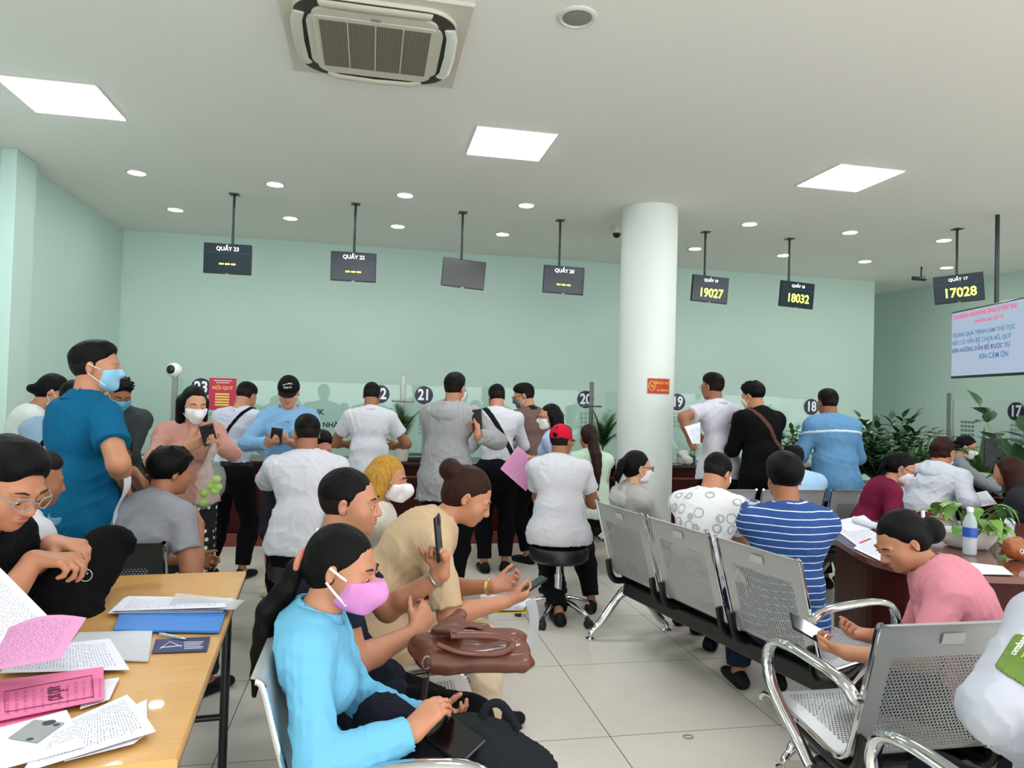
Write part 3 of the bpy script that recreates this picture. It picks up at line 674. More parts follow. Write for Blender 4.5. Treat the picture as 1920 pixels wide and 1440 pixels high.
# ------------------------------------------------------------------ implicit-surface bodies
class Fld:
    """signed-distance field evaluated only near its shapes"""
    def __init__(s): s.ops = []; s.cuts = []; s.lo = V(9e9, 9e9, 9e9); s.hi = -s.lo
    def _bb(s, lo, hi, sub):
        if not sub: s.lo = np.minimum(s.lo, lo); s.hi = np.maximum(s.hi, hi)
    def cone(s, a, b, ra, rb, k=.02, flat=None, cap=0, sub=False):
        a = np.asarray(a, float); b = np.asarray(b, float); fl = flat[1] if flat else 1
        m = max(ra, rb)*max(1, fl); lo = np.minimum(a, b)-m; hi = np.maximum(a, b)+m; s._bb(lo, hi, sub)
        def d(X, Y, Z):
            ab = b-a; L2 = ab@ab+1e-12; L = math.sqrt(L2)
            x, y, z = X-a[0], Y-a[1], Z-a[2]
            t0 = (x*ab[0]+y*ab[1]+z*ab[2])/L2; t = np.clip(t0, 0, 1)
            x = x-t*ab[0]; y = y-t*ab[1]; z = z-t*ab[2]
            q = x*x+y*y+z*z
            if flat:
                u = nrm(flat[0]-ab*((flat[0]@ab)/L2)); w_ = x*u[0]+y*u[1]+z*u[2]
                q = q+w_*w_*(1/(fl*fl)-1)
            r = np.sqrt(np.maximum(q, 0))-(ra+(rb-ra)*t)
            if cap & 1: r = np.maximum(r, -t0*L)
            if cap & 2: r = np.maximum(r, (t0-1)*L)
            return r
        s.ops.append((d, lo, hi, k, sub)); return s
    def ell(s, c, r, Rm=None, k=.02, sub=False):
        c = np.asarray(c, float); r = np.asarray(r, float)*np.ones(3); m = r.max(); lo, hi = c-m, c+m; s._bb(lo, hi, sub)
        def d(X, Y, Z):
            x, y, z = X-c[0], Y-c[1], Z-c[2]
            if Rm is not None: x, y, z = (x*Rm[0, i]+y*Rm[1, i]+z*Rm[2, i] for i in range(3))
            k0 = np.sqrt((x/r[0])**2+(y/r[1])**2+(z/r[2])**2); k1 = np.sqrt((x/r[0]**2)**2+(y/r[1]**2)**2+(z/r[2]**2)**2)
            return k0*(k0-1)/(k1+1e-6)
        s.ops.append((d, lo, hi, k, sub)); return s
    def cut(s, c, n, k=0):            # remove the side the normal points to
        s.cuts.append((np.asarray(c, float), nrm(n))); return s
    def shell(s, other, t0, t1=None): # keep a layer t0..t1 outside another field (self supplies slabs through cuts)
        s.lo = other.lo-.02; s.hi = other.hi+.02; s.other = (other, t0, t1); return s
    def grid(s, lo, shp, h):
        ax = [lo[i]+h*np.arange(shp[i]) for i in range(3)]
        D = np.full(shp, .5, np.float32)
        if hasattr(s, 'other'):
            o, t0, t1 = s.other; B = o.grid(lo, shp, h)
            D = B-t0
            if t1 is not None: D = np.maximum(D, t1-B)
        for d, a, b, k, sub in s.ops:
            m = k+2.5*h
            i0 = [max(0, int((a[i]-m-lo[i])/h)) for i in range(3)]; i1 = [min(shp[i], int((b[i]+m-lo[i])/h)+2) for i in range(3)]
            if any(i1[i] <= i0[i] for i in range(3)): continue
            sl = tuple(slice(i0[i], i1[i]) for i in range(3))
            X = ax[0][sl[0]][:, None, None].astype(np.float32); Y = ax[1][sl[1]][None, :, None].astype(np.float32); Z = ax[2][sl[2]][None, None, :].astype(np.float32)
            v = d(X, Y, Z).astype(np.float32); c = D[sl]
            if sub: v = -v; hh = np.maximum(k-np.abs(c-v), 0)/max(k, 1e-6); D[sl] = np.maximum(c, v)+hh*hh*k*.25
            else: hh = np.maximum(k-np.abs(c-v), 0)/max(k, 1e-6); D[sl] = np.minimum(c, v)-hh*hh*k*.25
        for c, n in s.cuts:
            P = (ax[0]-c[0])[:, None, None]*n[0]+(ax[1]-c[1])[None, :, None]*n[1]+(ax[2]-c[2])[None, None, :]*n[2]
            D = np.maximum(D, P.astype(np.float32))
        if getattr(s, 'nz', None):
            amp, fr, seed, st = s.nz; rs = np.random.RandomState(seed); fold = getattr(s, 'fold', 0)
            idx = np.nonzero(np.abs(D) < amp*3+h*2)
            p = np.stack([ax[i][idx[i]] for i in range(3)], 1)*np.asarray(st); n_ = 0
            for q in range(7):
                dv = rs.normal(size=3); dv /= np.linalg.norm(dv); f_ = fr*(.6+1.1*rs.rand())
                n_ = n_+np.sin(p@dv*f_+rs.rand()*6.3+1.5*np.sin(p@rs.normal(size=3)*fr*.35))
            D[idx] += (n_*amp/3.2).astype(np.float32)
            if fold:
                n_ = 0
                for q in range(5):
                    dv = rs.normal(size=3)*V(.55, .55, 1.0); dv /= np.linalg.norm(dv); f_ = fr*(1.5+1.7*rs.rand()); wv = rs.normal(size=3)*fr*.8
                    ph = p@dv*f_+rs.rand()*6.3+2.2*np.sin(p@wv+rs.rand()*6); m_ = np.clip(.5+.9*np.sin(p@(rs.normal(size=3)*fr*.7)+rs.rand()*6), 0, 1)
                    n_ = n_+(1-np.abs(np.sin(ph)))**2*m_
                D[idx] -= (n_*fold/1.6-fold*.3).astype(np.float32)
        return D
    def noise(s, amp, fr, seed=0, st=(1, 1, 1)): s.nz = (amp, fr, seed, st); return s
    def mesh(s, h):
        lo = s.lo-3*h; shp = tuple(int(math.ceil((s.hi[i]-s.lo[i])/h))+7 for i in range(3))
        return snet(s.grid(lo, shp, h), lo, h)
    def at(s, p, h=.004):
        p = np.asarray(p, float); D = s.grid(p, (1, 1, 1), h); return float(D[0, 0, 0])
def snet(D, lo, h):
    ins = D < 0; nx, ny, nz = D.shape
    cs = sum((ins[i:nx-1+i, j:ny-1+j, k:nz-1+k].astype(np.int8) for i in (0, 1) for j in (0, 1) for k in (0, 1)))
    act = (cs > 0) & (cs < 8); idx = np.argwhere(act)
    if len(idx) == 0: return np.zeros((0, 3)), np.zeros((0, 4), int)
    vid = np.full(act.shape, -1, np.int64); vid[act] = np.arange(len(idx))
    acc = np.zeros((len(idx), 3)); cnt = np.zeros(len(idx)); a = idx.T
    C = {(i, j, k): D[a[0]+i, a[1]+j, a[2]+k].astype(float) for i in (0, 1) for j in (0, 1) for k in (0, 1)}
    for axis in range(3):
        o = [q for q in range(3) if q != axis]
        for u in (0, 1):
            for v in (0, 1):
                c0 = [0, 0, 0]; c0[o[0]] = u; c0[o[1]] = v; c1 = list(c0); c1[axis] = 1
                A, B = C[tuple(c0)], C[tuple(c1)]; m = (A < 0) != (B < 0)
                t = np.where(m, A/np.where(m, A-B, 1), 0)
                for q in range(3): acc[:, q] += np.where(m, c0[q]+(t if q == axis else 0), 0)
                cnt += m
    vs = lo+h*(idx+acc/cnt[:, None]); F = []
    for axis in range(3):
        sl0 = [slice(None)]*3; sl1 = [slice(None)]*3; sl0[axis] = slice(0, -1); sl1[axis] = slice(1, None)
        A, B = ins[tuple(sl0)], ins[tuple(sl1)]; e = np.argwhere(A != B); o = [q for q in range(3) if q != axis]
        ok = (e[:, o[0]] > 0) & (e[:, o[1]] > 0) & (e[:, o[0]] < D.shape[o[0]]-1) & (e[:, o[1]] < D.shape[o[1]]-1); e = e[ok]
        q = []
        for du, dv in ((-1, -1), (0, -1), (0, 0), (-1, 0)):
            p = e.copy(); p[:, o[0]] += du; p[:, o[1]] += dv; q.append(vid[p[:, 0], p[:, 1], p[:, 2]])
        q = np.stack(q, 1); flip = A[e[:, 0], e[:, 1], e[:, 2]]
        if axis == 1: flip = ~flip
        q[~flip] = q[~flip][:, ::-1]; F.append(q)
    F = np.concatenate(F); F = F[(F >= 0).all(1)]
    return vs, F
def fobj(fld, h, name, mt, parent, lab=None):
    vs, F = fld.mesh(h)
    if len(F) == 0: return None
    me = bpy.data.meshes.new(name); me.vertices.add(len(vs)); me.vertices.foreach_set('co', vs.astype(np.float32).ravel())
    me.loops.add(len(F)*4); me.loops.foreach_set('vertex_index', F.astype(np.int32).ravel())
    me.polygons.add(len(F)); me.polygons.foreach_set('loop_start', np.arange(0, len(F)*4, 4, dtype=np.int32)); me.polygons.foreach_set('loop_total', np.full(len(F), 4, np.int32))
    me.polygons.foreach_set('use_smooth', np.ones(len(F), bool))
    me.materials.append(mt); me.update(calc_edges=True); me.validate()
    o = bpy.data.objects.new(name, me); COL.objects.link(o); o.parent = parent
    if lab: o['label'] = lab
    return o

def ik(a, t, l1, l2, pole):
    a = np.asarray(a, float); d = np.asarray(t, float)-a; L = min(np.linalg.norm(d), .998*(l1+l2)); L = max(L, abs(l1-l2)+.02); dn = nrm(d)
    ca = max(-1, min(1, (l1*l1+L*L-l2*l2)/(2*l1*L))); pp = np.asarray(pole, float); pp = nrm(pp-dn*(pp@dn))
    return a+dn*l1*ca+pp*l1*math.sqrt(1-ca*ca), a+dn*L
def yawv(a): return V(math.cos(R(a)), math.sin(R(a)), 0)

SKIN = mat('skin', 'B97E5E', .5, bump=.03, bscale=200, sss=.08, var=.04, vscale=12)
SKIND = mat('skin_tan', '9A6344', .5, bump=.03, bscale=200, sss=.08, var=.04, vscale=12)
SKINL = mat('skin_light', 'CB9474', .5, bump=.03, bscale=200, sss=.08, var=.04, vscale=12)
def hairmat(name, col, col2=None):
    if name in MATS: return MATS[name]
    m, nt, b = nodes(name); vec, xyz = coords(nt, 'Object', (9, 9, 1.6)); n = noise(nt, vec, 14, 5)
    nt.links.new(mixc(nt, n, col, col2 or col), b.inputs['Base Color']); b.inputs['Roughness'].default_value = .5; b.inputs['Specular IOR Level'].default_value = .12
    bumpn(nt, b, n, .45, .01); return m
HB = hairmat('black_hair', '020202', '090706'); HBR = hairmat('brown_hair', '1E0F0B', '3A1E15'); HBL = hairmat('blonde_hair', '6A4418', 'D9A545'); HG = hairmat('stubble_hair', '100D0B', '231B17')
def cloth(name, col, b=.35, sc=14, rough=.85, var=.05): return mat(name, col, rough, bump=b, bscale=sc, var=var, vscale=5, aniso=(1, 1, .55), spec=.12)

def pcloth(c):
    if c in ('dots', 'mono', 'stripe'): return PATTERNS[c]
    return cloth('cloth_'+c, c)
PATTERNS = {}
m, nt, b = nodes('polka_dot_cloth'); vec, xyz = coords(nt, 'Object', (22, 22, 22)); v = nt.nodes.new('ShaderNodeTexVoronoi'); v.inputs['Randomness'].default_value = .25; v.inputs['Scale'].default_value = 1.0
nt.links.new(vec, v.inputs['Vector']); nt.links.new(mixc(nt, math_n(nt, 'LESS_THAN', v.outputs['Distance'], .27), '0C0C0F', 'E4E2DE'), b.inputs['Base Color']); b.inputs['Roughness'].default_value = .85; PATTERNS['dots'] = m
m, nt, b = nodes('blue_stripe_cloth'); vec, xyz = coords(nt, 'Object'); n = noise(nt, vec, 5, 2); z = math_n(nt, 'MULTIPLY_ADD', n, .02, xyz[2]); f_ = math_n(nt, 'FRACT', math_n(nt, 'DIVIDE', z, .032))
nt.links.new(mixc(nt, math_n(nt, 'LESS_THAN', f_, .13), '1E4483', 'CDD6E2'), b.inputs['Base Color']); b.inputs['Roughness'].default_value = .85; PATTERNS['stripe'] = m
m, nt, b = nodes('grey_letter_print_cloth'); vec, xyz = coords(nt, 'Object', (13, 13, 13)); v = nt.nodes.new('ShaderNodeTexVoronoi'); v.inputs['Randomness'].default_value = .5; v.inputs['Scale'].default_value = 1.0; nt.links.new(vec, v.inputs['Vector'])
d = math_n(nt, 'ABSOLUTE', math_n(nt, 'SUBTRACT', v.outputs['Distance'], .33)); e_ = math_n(nt, 'LESS_THAN', d, .055); sx = math_n(nt, 'LESS_THAN', math_n(nt, 'ABSOLUTE', math_n(nt, 'SUBTRACT', math_n(nt, 'FRACT', math_n(nt, 'ADD', xyz[0], xyz[1])), .5)), .07)
e_ = math_n(nt, 'MAXIMUM', e_, math_n(nt, 'MULTIPLY', sx, math_n(nt, 'LESS_THAN', v.outputs['Distance'], .33)))
nt.links.new(mixc(nt, e_, 'E9E8E8', 'B4B4B8'), b.inputs['Base Color']); b.inputs['Roughness'].default_value = .85; PATTERNS['mono'] = m

def build_hand(f, w, fd, pn, side, curl=35, sc=1.0, spread=4, thumb=.6, rmin=0.0):
    fd = nrm(fd); pn = nrm(pn-fd*(pn@fd)); T = np.cross(fd, pn)*side; hl = .178*sc
    K = []
    for i in range(4):
        kn = w+fd*hl*(.50-(.03, 0, .02, .06)[i])+T*(.5-i/3)*.066*sc; K.append(kn)
        f.cone(w+T*(.5-i/3)*.034*sc, kn, .0155*sc, .0125*sc, .02)
        ln = (.40, .455, .42, .33)[i]*hl; p = kn; dcur = rotaxis(pn, R(spread*(1.5-i))*side) @ fd; ax = np.cross(dcur, pn)
        r0 = max(.0088*sc, rmin); c = curl*(1+.12*(i-1.5)); ang = (c*.8, c*1.15, c*.8)
        for j, (q, a) in enumerate(zip((.46, .30, .24), ang)):
            dcur = rotaxis(ax, R(a)) @ dcur; e = p+dcur*ln*q
            f.cone(p, e, r0*(1-.07*j), r0*(.95-.08*j), .004); p = e
    tb = w+fd*hl*.14+T*.024*sc+pn*.006; d1 = nrm(T*(1.0-thumb*.5)+fd*.85+pn*thumb*.8); t1 = tb+d1*.042*sc; d2 = nrm(d1+fd*.35+pn*.25*thumb-T*.25*thumb)
    t2 = t1+d2*.032*sc; t3 = t2+nrm(d2+fd*.2)*.024*sc
    f.cone(tb, t1, .0165*sc, .012*sc, .014); f.cone(t1, t2, max(.0112*sc, rmin), .0098*sc, .005); f.cone(t2, t3, .0098*sc, max(.0085*sc, rmin), .005)
    return w+fd*hl*.5, T

def head_field(f, c, M, s, fem=False, neck=None):
    def P(x, y, z): return c+M @ V(x, y, z)*s
    def E(x, y, z, rx, ry, rz, k=.02, sub=False, Rm=None): f.ell(P(x, y, z), V(rx, ry, rz)*s, M if Rm is None else M @ Rm, k*s, sub)
    E(0, -.014, .032, .073, .093, .083); E(0, .032, -.018, .061, .058, .082, .03)
    E(0, .042, -.066, .044 if fem else .05, .042, .036, .035); E(0, .072, -.088, .017, .015, .014, .025)
    for q in (-1, 1):
        E(q*.036, .058, -.028, .024, .022, .024, .03)
        E(q*.031, .098, .001, .018, .014, .010, .014, True); E(q*.031, .0795, -.001, .0155, .0125, .0115, .004)
        f.cone(P(q*.014, .087, .02), P(q*.045, .079, .02), .0075*s, .006*s, .014*s)
        E(q*.011, .098, -.034, .0075, .009, .007, .008)
        Re = rotz(R(-q*22))
        E(q*.0735, -.008, -.008, .009, .017, .029, .005, False, Re); E(q*.0815, -.003, -.006, .007, .009, .018, .004, True, Re)
    f.cone(P(0, .088, .012), P(0, .109, -.026), .0065*s, .0105*s, .012*s); E(0, .106, -.031, .0095, .009, .008, .008)
    E(0, .089, -.057, .021, .011, .010, .012); E(0, .093, -.0515, .0185, .0085, .0042, .004); E(0, .092, -.0615, .0165, .0085, .0052, .004)
    E(0, .101, -.0563, .02, .006, .0012, .003, True)
def head_shape(f, c, M, s, g=0):      # simple outline used for masks and caps
    def E(x, y, z, rx, ry, rz, k=.02): f.ell(c+M @ V(x, y, z)*s, V(rx, ry, rz)*s+g, M, k)
    E(0, -.014, .032, .073, .093, .083); E(0, .032, -.018, .061, .058, .082, .03); E(0, .042, -.066, .048, .042, .036, .035); E(0, .075, -.088, .017, .015, .014, .025)
    for q in (-1, 1): E(q*.036, .058, -.028, .026, .024, .026, .03)
    f.cone(c+M @ V(0, .088, .01)*s, c+M @ V(0, .108, -.03)*s, .006*s+g, .012*s+g, .02)

PEOPLE = {}
def _hz(Ht, zp, u1, u2, F1, neckd, head, yaw):
    un = nrm(u2+F1*.25*(1 if neckd == 0 else neckd)); hp = R(head[1])
    return zp+u1[2]*.10*Ht+u2[2]*.208*Ht+un[2]*.055*Ht+math.cos(hp)*.045*Ht-math.sin(hp)*.01
def person(key, label, at, yaw, Ht=1.65, g=1.0, sit=None, lean=(0, 0), side=0, twist=0, head=(0, 10, 0), handR=None, handL=None, poleR=None, poleL=None,
           feet=None, knee=None, spread=.0, top=None, bottom=None, hair=None, skin=SKIN, mask=None, glasses=None, cap=None, shoes='black', h=.009, hh=None,
           fR=None, fL=None, curl=(35, 35), fem=False, belly=0, eyes=False, hips=None, collar=None, bag=None, noarm=(), neckd=0, thumbs=(.6, .6), socks=None, fit=True, watch=None, rest=None):
    F0 = yawv(yaw); S0 = V(F0[1], -F0[0], 0); Z = V(0, 0, 1); tgt0 = aty(*at); _again = False
    def tilt(F, S, a): u = math.cos(R(a))*Z+math.sin(R(a))*F; return nrm(u)
    u1 = tilt(F0, S0, lean[0]); F1 = yawv(yaw+twist); S1 = V(F1[1], -F1[0], 0)
    u2 = tilt(F1, S1, lean[0]+lean[1]); u2 = nrm(u2+S1*math.sin(R(side))); f2 = nrm(np.cross(u2, S1)); S2 = np.cross(f2, u2); f1 = nrm(np.cross(u1, S0))
    if f2@F1 < 0: f2 = -f2; 
    S2 = np.cross(f2, u2)
    if S2@S1 < 0: S2 = -S2
    if f1@F0 < 0: f1 = -f1
    zp = .53*Ht if sit is None else sit+.065*g
    if fit and not _again:
        cst = 0 if sit is None else zp
        Hn = Ht*min(1.06, max(.93, (tgt0[2]-cst)/max(.2, (_hz(Ht, zp, u1, u2, F1, neckd, head, yaw)-cst))))
        Ht = Hn; zp = .53*Ht if sit is None else sit+.065*g
    P0 = V(0, 0, zp); W = P0+u1*.10*Ht; Cc = W+u2*.12*Ht; N = Cc+u2*.088*Ht
    un = nrm(u2*1.0+F1*.25*(1 if neckd == 0 else neckd)); hs = .132*Ht/.216*.97
    hy, hp, hr = head; Fh = yawv(yaw+hy); Sh = V(Fh[1], -Fh[0], 0); fh = math.cos(R(hp))*Fh-math.sin(R(hp))*Z; uh = math.sin(R(hp))*Fh+math.cos(R(hp))*Z
    if hr: Rr = rotaxis(fh, R(hr)); Sh = Rr@Sh; uh = Rr@uh
    M = np.stack([Sh, fh, uh], 1); NB = N+un*.035*Ht; HC = NB+un*.02*Ht+uh*.045*Ht+fh*.010
    # place so the head sits on the target
    tgt = aty(*at); off = V(tgt[0]-HC[0], tgt[1]-HC[1], 0); zerr = tgt[2]-HC[2]
    base = V(off[0], off[1], 0)
    print('PERSON %-10s base %.2f %.2f head z %.2f want %.2f' % (key, base[0], base[1], HC[2], tgt[2]))
    root = thing('person', label, 'person', base)
    hh = hh or h; sk = f'{key}'; L1, L2 = .168*Ht, .150*Ht; T1, T2 = .245*Ht, .236*Ht
    shw = .098*Ht*(.93 if fem else 1)*(1+.35*(g-1)); shJ = {1: Cc+u2*.055*Ht+S2*shw, -1: Cc+u2*.055*Ht-S2*shw}; hipJ = {1: P0+S0*.052*Ht*g-u1*.012*Ht, -1: P0-S0*.052*Ht*g-u1*.012*Ht}
    mid = Cc+u2*.055*Ht
    def loc(q):
        if q[0] == 'p': return aty(*q[1:])-V(base[0], base[1], 0)
        return mid+S1*q[0]+F1*q[1]+Z*q[2]
    hr_ = handR if handR is not None else (.24, .02, -.5*Ht/1.65*.98); hl_ = handL if handL is not None else (-.24, .02, -.5*Ht/1.65*.98)
    pr = S1*.35-F1*.5-Z*.6 if poleR is None else S1*poleR[0]+F1*poleR[1]+Z*poleR[2]
    pl_ = -S1*.35-F1*.5-Z*.6 if poleL is None else S1*poleL[0]+F1*poleL[1]+Z*poleL[2]
    EL = {}; WR = {}
    EL[1], WR[1] = ik(shJ[1], loc(hr_), L1, L2, pr); EL[-1], WR[-1] = ik(shJ[-1], loc(hl_), L1, L2, pl_)
    KN = {}; AN = {}; TOE = {}; az = .055*Ht
    for sd in (1, -1):
        if feet is not None: fx, fy = feet[0 if sd == 1 else 1][:2]
        elif sit is None: fx, fy = (.09+spread)*sd, (.02 if sd == 1 else -.03)
        else: fx, fy = (.10+spread)*sd, .40
        t = V(0, 0, az)+S0*fx+F0*fy; lift = (feet[0 if sd == 1 else 1][2] if feet is not None and len(feet[0 if sd == 1 else 1]) > 2 else 0); t[2] += lift
        pole = F0*1.0+Z*.5+S0*sd*(.12+spread) if knee is None else S0*knee[0]*sd+F0*knee[1]+Z*knee[2]
        KN[sd], AN[sd] = ik(hipJ[sd], t, T1, T2, pole)
        td = nrm(F0+S0*sd*.2) if sit is not None or True else F0
        TOE[sd] = td
    # ---- field pieces
    def torso(f, o=0, low=True, k=.04):
        f.ell(P0+u1*.01*Ht, V(.088*g, .066*g, .075)*Ht+o, np.stack([S0, f1, u1], 1), k)
        f.ell(W, V(.077*g, .056*g, .09)*Ht+o, np.stack([S1, nrm(np.cross(u2, S1))*(1), u2], 1), k)
        if belly: f.ell(W+f1*.035*Ht-u1*.02*Ht, V(.075*g, .05+belly, .085)*Ht+o, np.stack([S0, f1, u1], 1), k)
        f.ell(Cc+u2*.01*Ht-f2*.006*Ht, V(.095*g*(.92 if fem else 1), .062*g, .10)*Ht+o, np.stack([S2, f2, u2], 1), k)
        if fem:
            for q in (1, -1): f.ell(Cc+u2*.0*Ht+f2*.05*Ht+S2*q*.045*Ht, V(.042, .035, .042)*Ht+o, np.stack([S2, f2, u2], 1), .03)
        for q in (1, -1): f.cone(Cc+u2*.045*Ht, shJ[q], .05*Ht+o, .036*Ht*(.92+.1*g)+o, .045); f.cone(N+u2*.0*Ht, shJ[q]-S2*q*.03*Ht+u2*.012*Ht, .030*Ht+o, .026*Ht+o, .03)
    def arms(f, o=0, upto=2.0, cap=0, q=(1, -1), wr=.0, puff=0):
        ga = .9+.35*(g-1)+.1
        for sd in q:
            if sd in noarm: continue
            S_, E_, W_ = shJ[sd], EL[sd], WR[sd]
            r0, r1, r2, r3 = .031*Ht*ga+o, .0255*Ht*ga+o, .025*Ht*ga+o, .0165*Ht+o*.8+wr
            if fem: r0, r1, r2 = r0*.92, r1*.9, r2*.88
            if upto <= 1: f.cone(S_, S_+(E_-S_)*upto, r0, r0+(r1-r0)*upto+puff, .02, cap=cap)
            else:
                f.cone(S_, E_, r0, r1, .03); mfa = E_+(W_-E_)*.3
                u = upto-1
                f.cone(E_, mfa, r1*.97, r2, .025); f.cone(mfa, E_+(W_-E_)*u, r2, r2+(r3-r2)*(u-.3)/.7+puff, .02, cap=cap)
    def legs(f, o=0, upto=2.0, cap=0, o2=None, flare=0):
        o2 = o if o2 is None else o2; gl = .85+.15*g if g < 1 else 1+.5*(g-1)
        for sd in (1, -1):
            Hj, K_, A_ = hipJ[sd], KN[sd], AN[sd]
            f.cone(Hj, K_, .058*Ht*gl+o, .036*Ht*gl+o, .04)
            if upto <= 1: continue
            cm = K_+(A_-K_)*.35; f.cone(K_, cm, .035*Ht*gl+o, .034*Ht*gl+o2, .03); f.cone(cm, A_+(A_-K_)*(upto-2), .034*Ht*gl+o2, .021*Ht+o2+flare, .03, cap=cap)
        f.ell(P0-u1*.02*Ht-f1*.015*Ht, V(.09*g, .075*g, .07)*Ht+o, np.stack([S0, f1, u1], 1), .04)
    # ---- body, one continuous surface
    B = Fld(); torso(B, -.004); legs(B, -.004, 1.0 if bottom and bottom.get('full') else 2.0)
    if bottom and bottom.get('full'):
        for sd in (1, -1): B.cone(KN[sd], AN[sd], .03*Ht, .02*Ht, .02)
    arms(B, 0)
    B.cone(N-u2*.02*Ht, HC-uh*.03*Ht-fh*.02, .037*Ht*(.88 if fem else 1), .034*Ht*(.86 if fem else 1), .03)
    head_field(B, HC, M, hs, fem)
    HPI = {}
    for i, sd in enumerate((1, -1)):
        if sd in noarm: continue
        fa = nrm(WR[sd]-EL[sd]); hf = (fR, fL)[i]
        if hf is None: fd = fa; pn = nrm(-S1*sd*.9+V(0, 0, -.1)) if abs(fa@S1) < .8 else -F1
        else: fd = S1*hf[0][0]+F1*hf[0][1]+Z*hf[0][2]; pn = S1*hf[1][0]+F1*hf[1][1]+Z*hf[1][2]
        HPI[sd] = (WR[sd]+nrm(fd)*.09, nrm(fd), nrm(pn-nrm(fd)*(pn@nrm(fd))))
        build_hand(B, WR[sd]+fa*.004, fd, pn, sd, curl[i], (.165*.66/.178*.62)*Ht*.97 if False else Ht/1.72*(.93 if fem else 1), rmin=.55*h if h > .006 else 0, thumb=thumbs[i])
    for sd in (1, -1):      # bare foot
        B.cone(AN[sd]-V(0, 0, .03), AN[sd]+TOE[sd]*.13-V(0, 0, az-.03), .03, .02, .03)
    if rest:      # the back is pressed flat against the backrest
        rf = yawv(rest[2]); rp = V(rest[0], rest[1], .43)+rf*.012-base; rn = nrm(-rf*.96-Z*.28); B.cut(rp, rn)
    fobj(B, h, 'body', skin, root)
    info = dict(root=root, base=base, HC=HC, M=M, hs=hs, WR=WR, EL=EL, SH=shJ, P0=P0, W=W, Cc=Cc, N=N, S1=S1, F1=F1, S0=S0, F0=F0, u1=u1, u2=u2, f2=f2, S2=S2, KN=KN, AN=AN, loc=loc, TOE=TOE, HP=HPI, Ht=Ht, h=h)
    PEOPLE[key] = info
    # ---- trousers
    bt = dict(col='0B0B0F', len=1.93, off=.012, flare=.006); bt.update(bottom or {})
    if bt['len'] > 0:
        Pf = Fld(); legs(Pf, bt['off'], bt['len'], 2, bt['off']+.006, bt['flare']); Pf.ell(P0+u1*.015*Ht, V(.1*g, .075*g, .07)*Ht+bt['off'], np.stack([S0, f1, u1], 1), .04)
        Pf.cut(P0+u1*bt.get('waist', .065)*Ht, u1 if sit is None else nrm(Z-F0*.35)); (Pf.cut(rp-rn*.002, rn) if rest else None); Pf.fold = .004; Pf.noise(.004, 24, 3)
        fobj(Pf, h, bt.get('name', 'trousers'), pcloth(bt['col']), root)
    # ---- top
    tp = dict(col='EEEEEE', sleeve='short', off=.016, hem=-.045, name='shirt', wr=.005); tp.update(top or {})
    Tf = Fld(); o = tp['off']; torso(Tf, o, k=.045)
    if tp['hem'] < .02:
        Tf.cone(W, P0+u1*(tp['hem']-.03)*Ht, .060*Ht*g+o, .068*Ht*g+o+tp.get('hflare', .004), .05, flat=(S0, 1.4)); Tf.ell(P0-u1*.02*Ht-f1*.015*Ht, V(.09*g, .075*g, .07)*Ht+bt['off']+.012, np.stack([S0, f1, u1], 1), .03); Tf.ell(P0+u1*.015*Ht, V(.1*g, .075*g, .07)*Ht+bt['off']+.01, np.stack([S0, f1, u1], 1), .03)
        for q in (1, -1): Tf.cone(hipJ[q], hipJ[q]+(KN[q]-hipJ[q])*.2, .058*Ht*(.85+.15*g if g < 1 else 1+.5*(g-1))+bt['off']+.01, .056*Ht*(.85+.15*g if g < 1 else 1+.5*(g-1))+bt['off']+.008, .03)
    if sit is not None and tp['hem'] < .0:
        for q in (1, -1): Tf.cone(hipJ[q], hipJ[q]+(KN[q]-hipJ[q])*.25, .060*Ht*g+o, .055*Ht*g+o, .03)
    su = {'short': .62, 'long': 1.97, 'mid': 1.45, 'elbow': .9, 'none': 0}[tp['sleeve']] if isinstance(tp['sleeve'], str) else tp['sleeve']
    if su: arms(Tf, o*.85, su, 2, puff=tp.get('puff', .006))
    Tf.cut(P0+u1*tp['hem']*Ht, -u1 if sit is None else -nrm(u1*.3+Z))
    if rest: Tf.cut(rp+rn*.003, rn)
    Tf.cone(N+u2*.0*Ht, N+un*.25*Ht, .040*Ht, .05*Ht, .012, sub=True)
    if tp.get('open'): Tf.cone(N+f2*.04+u2*.01, N+f2*.12-u2*tp['open'], .03, .012, .01, sub=True)
    Tf.fold = tp.get('fold', .006)*.75; Tf.noise(tp.get('nz', .005), tp.get('nf', 22), hash(key) % 97 if False else sum(map(ord, key)) % 97, (1, 1, .7))
    tm = pcloth(tp['col'])
    fobj(Tf, h, tp['name'], tm, root)
    info['top'] = Tf
    if tp.get('belt'):
        q = Fld().shell(Tf, .004); Pb = P0+u1*tp['hem']*Ht; q.other = (Pf, .004, None); q.cut(Pb+u1*.012, u1); q.cut(Pb-u1*.024, -u1); fobj(q, h*.8, 'belt', cloth('belt_black', '121213', rough=.4), root)
    if tp.get('sash'):
        for z0, cc, nm in tp['sash']:
            q = Fld().shell(Tf, .0035); q.cut(Cc+u2*(z0+.011), u2); q.cut(Cc+u2*(z0-.011), -u2); fobj(q, h*.8, nm, mat('sash_'+cc, cc, .6), root)
    cl = tp.get('collar')
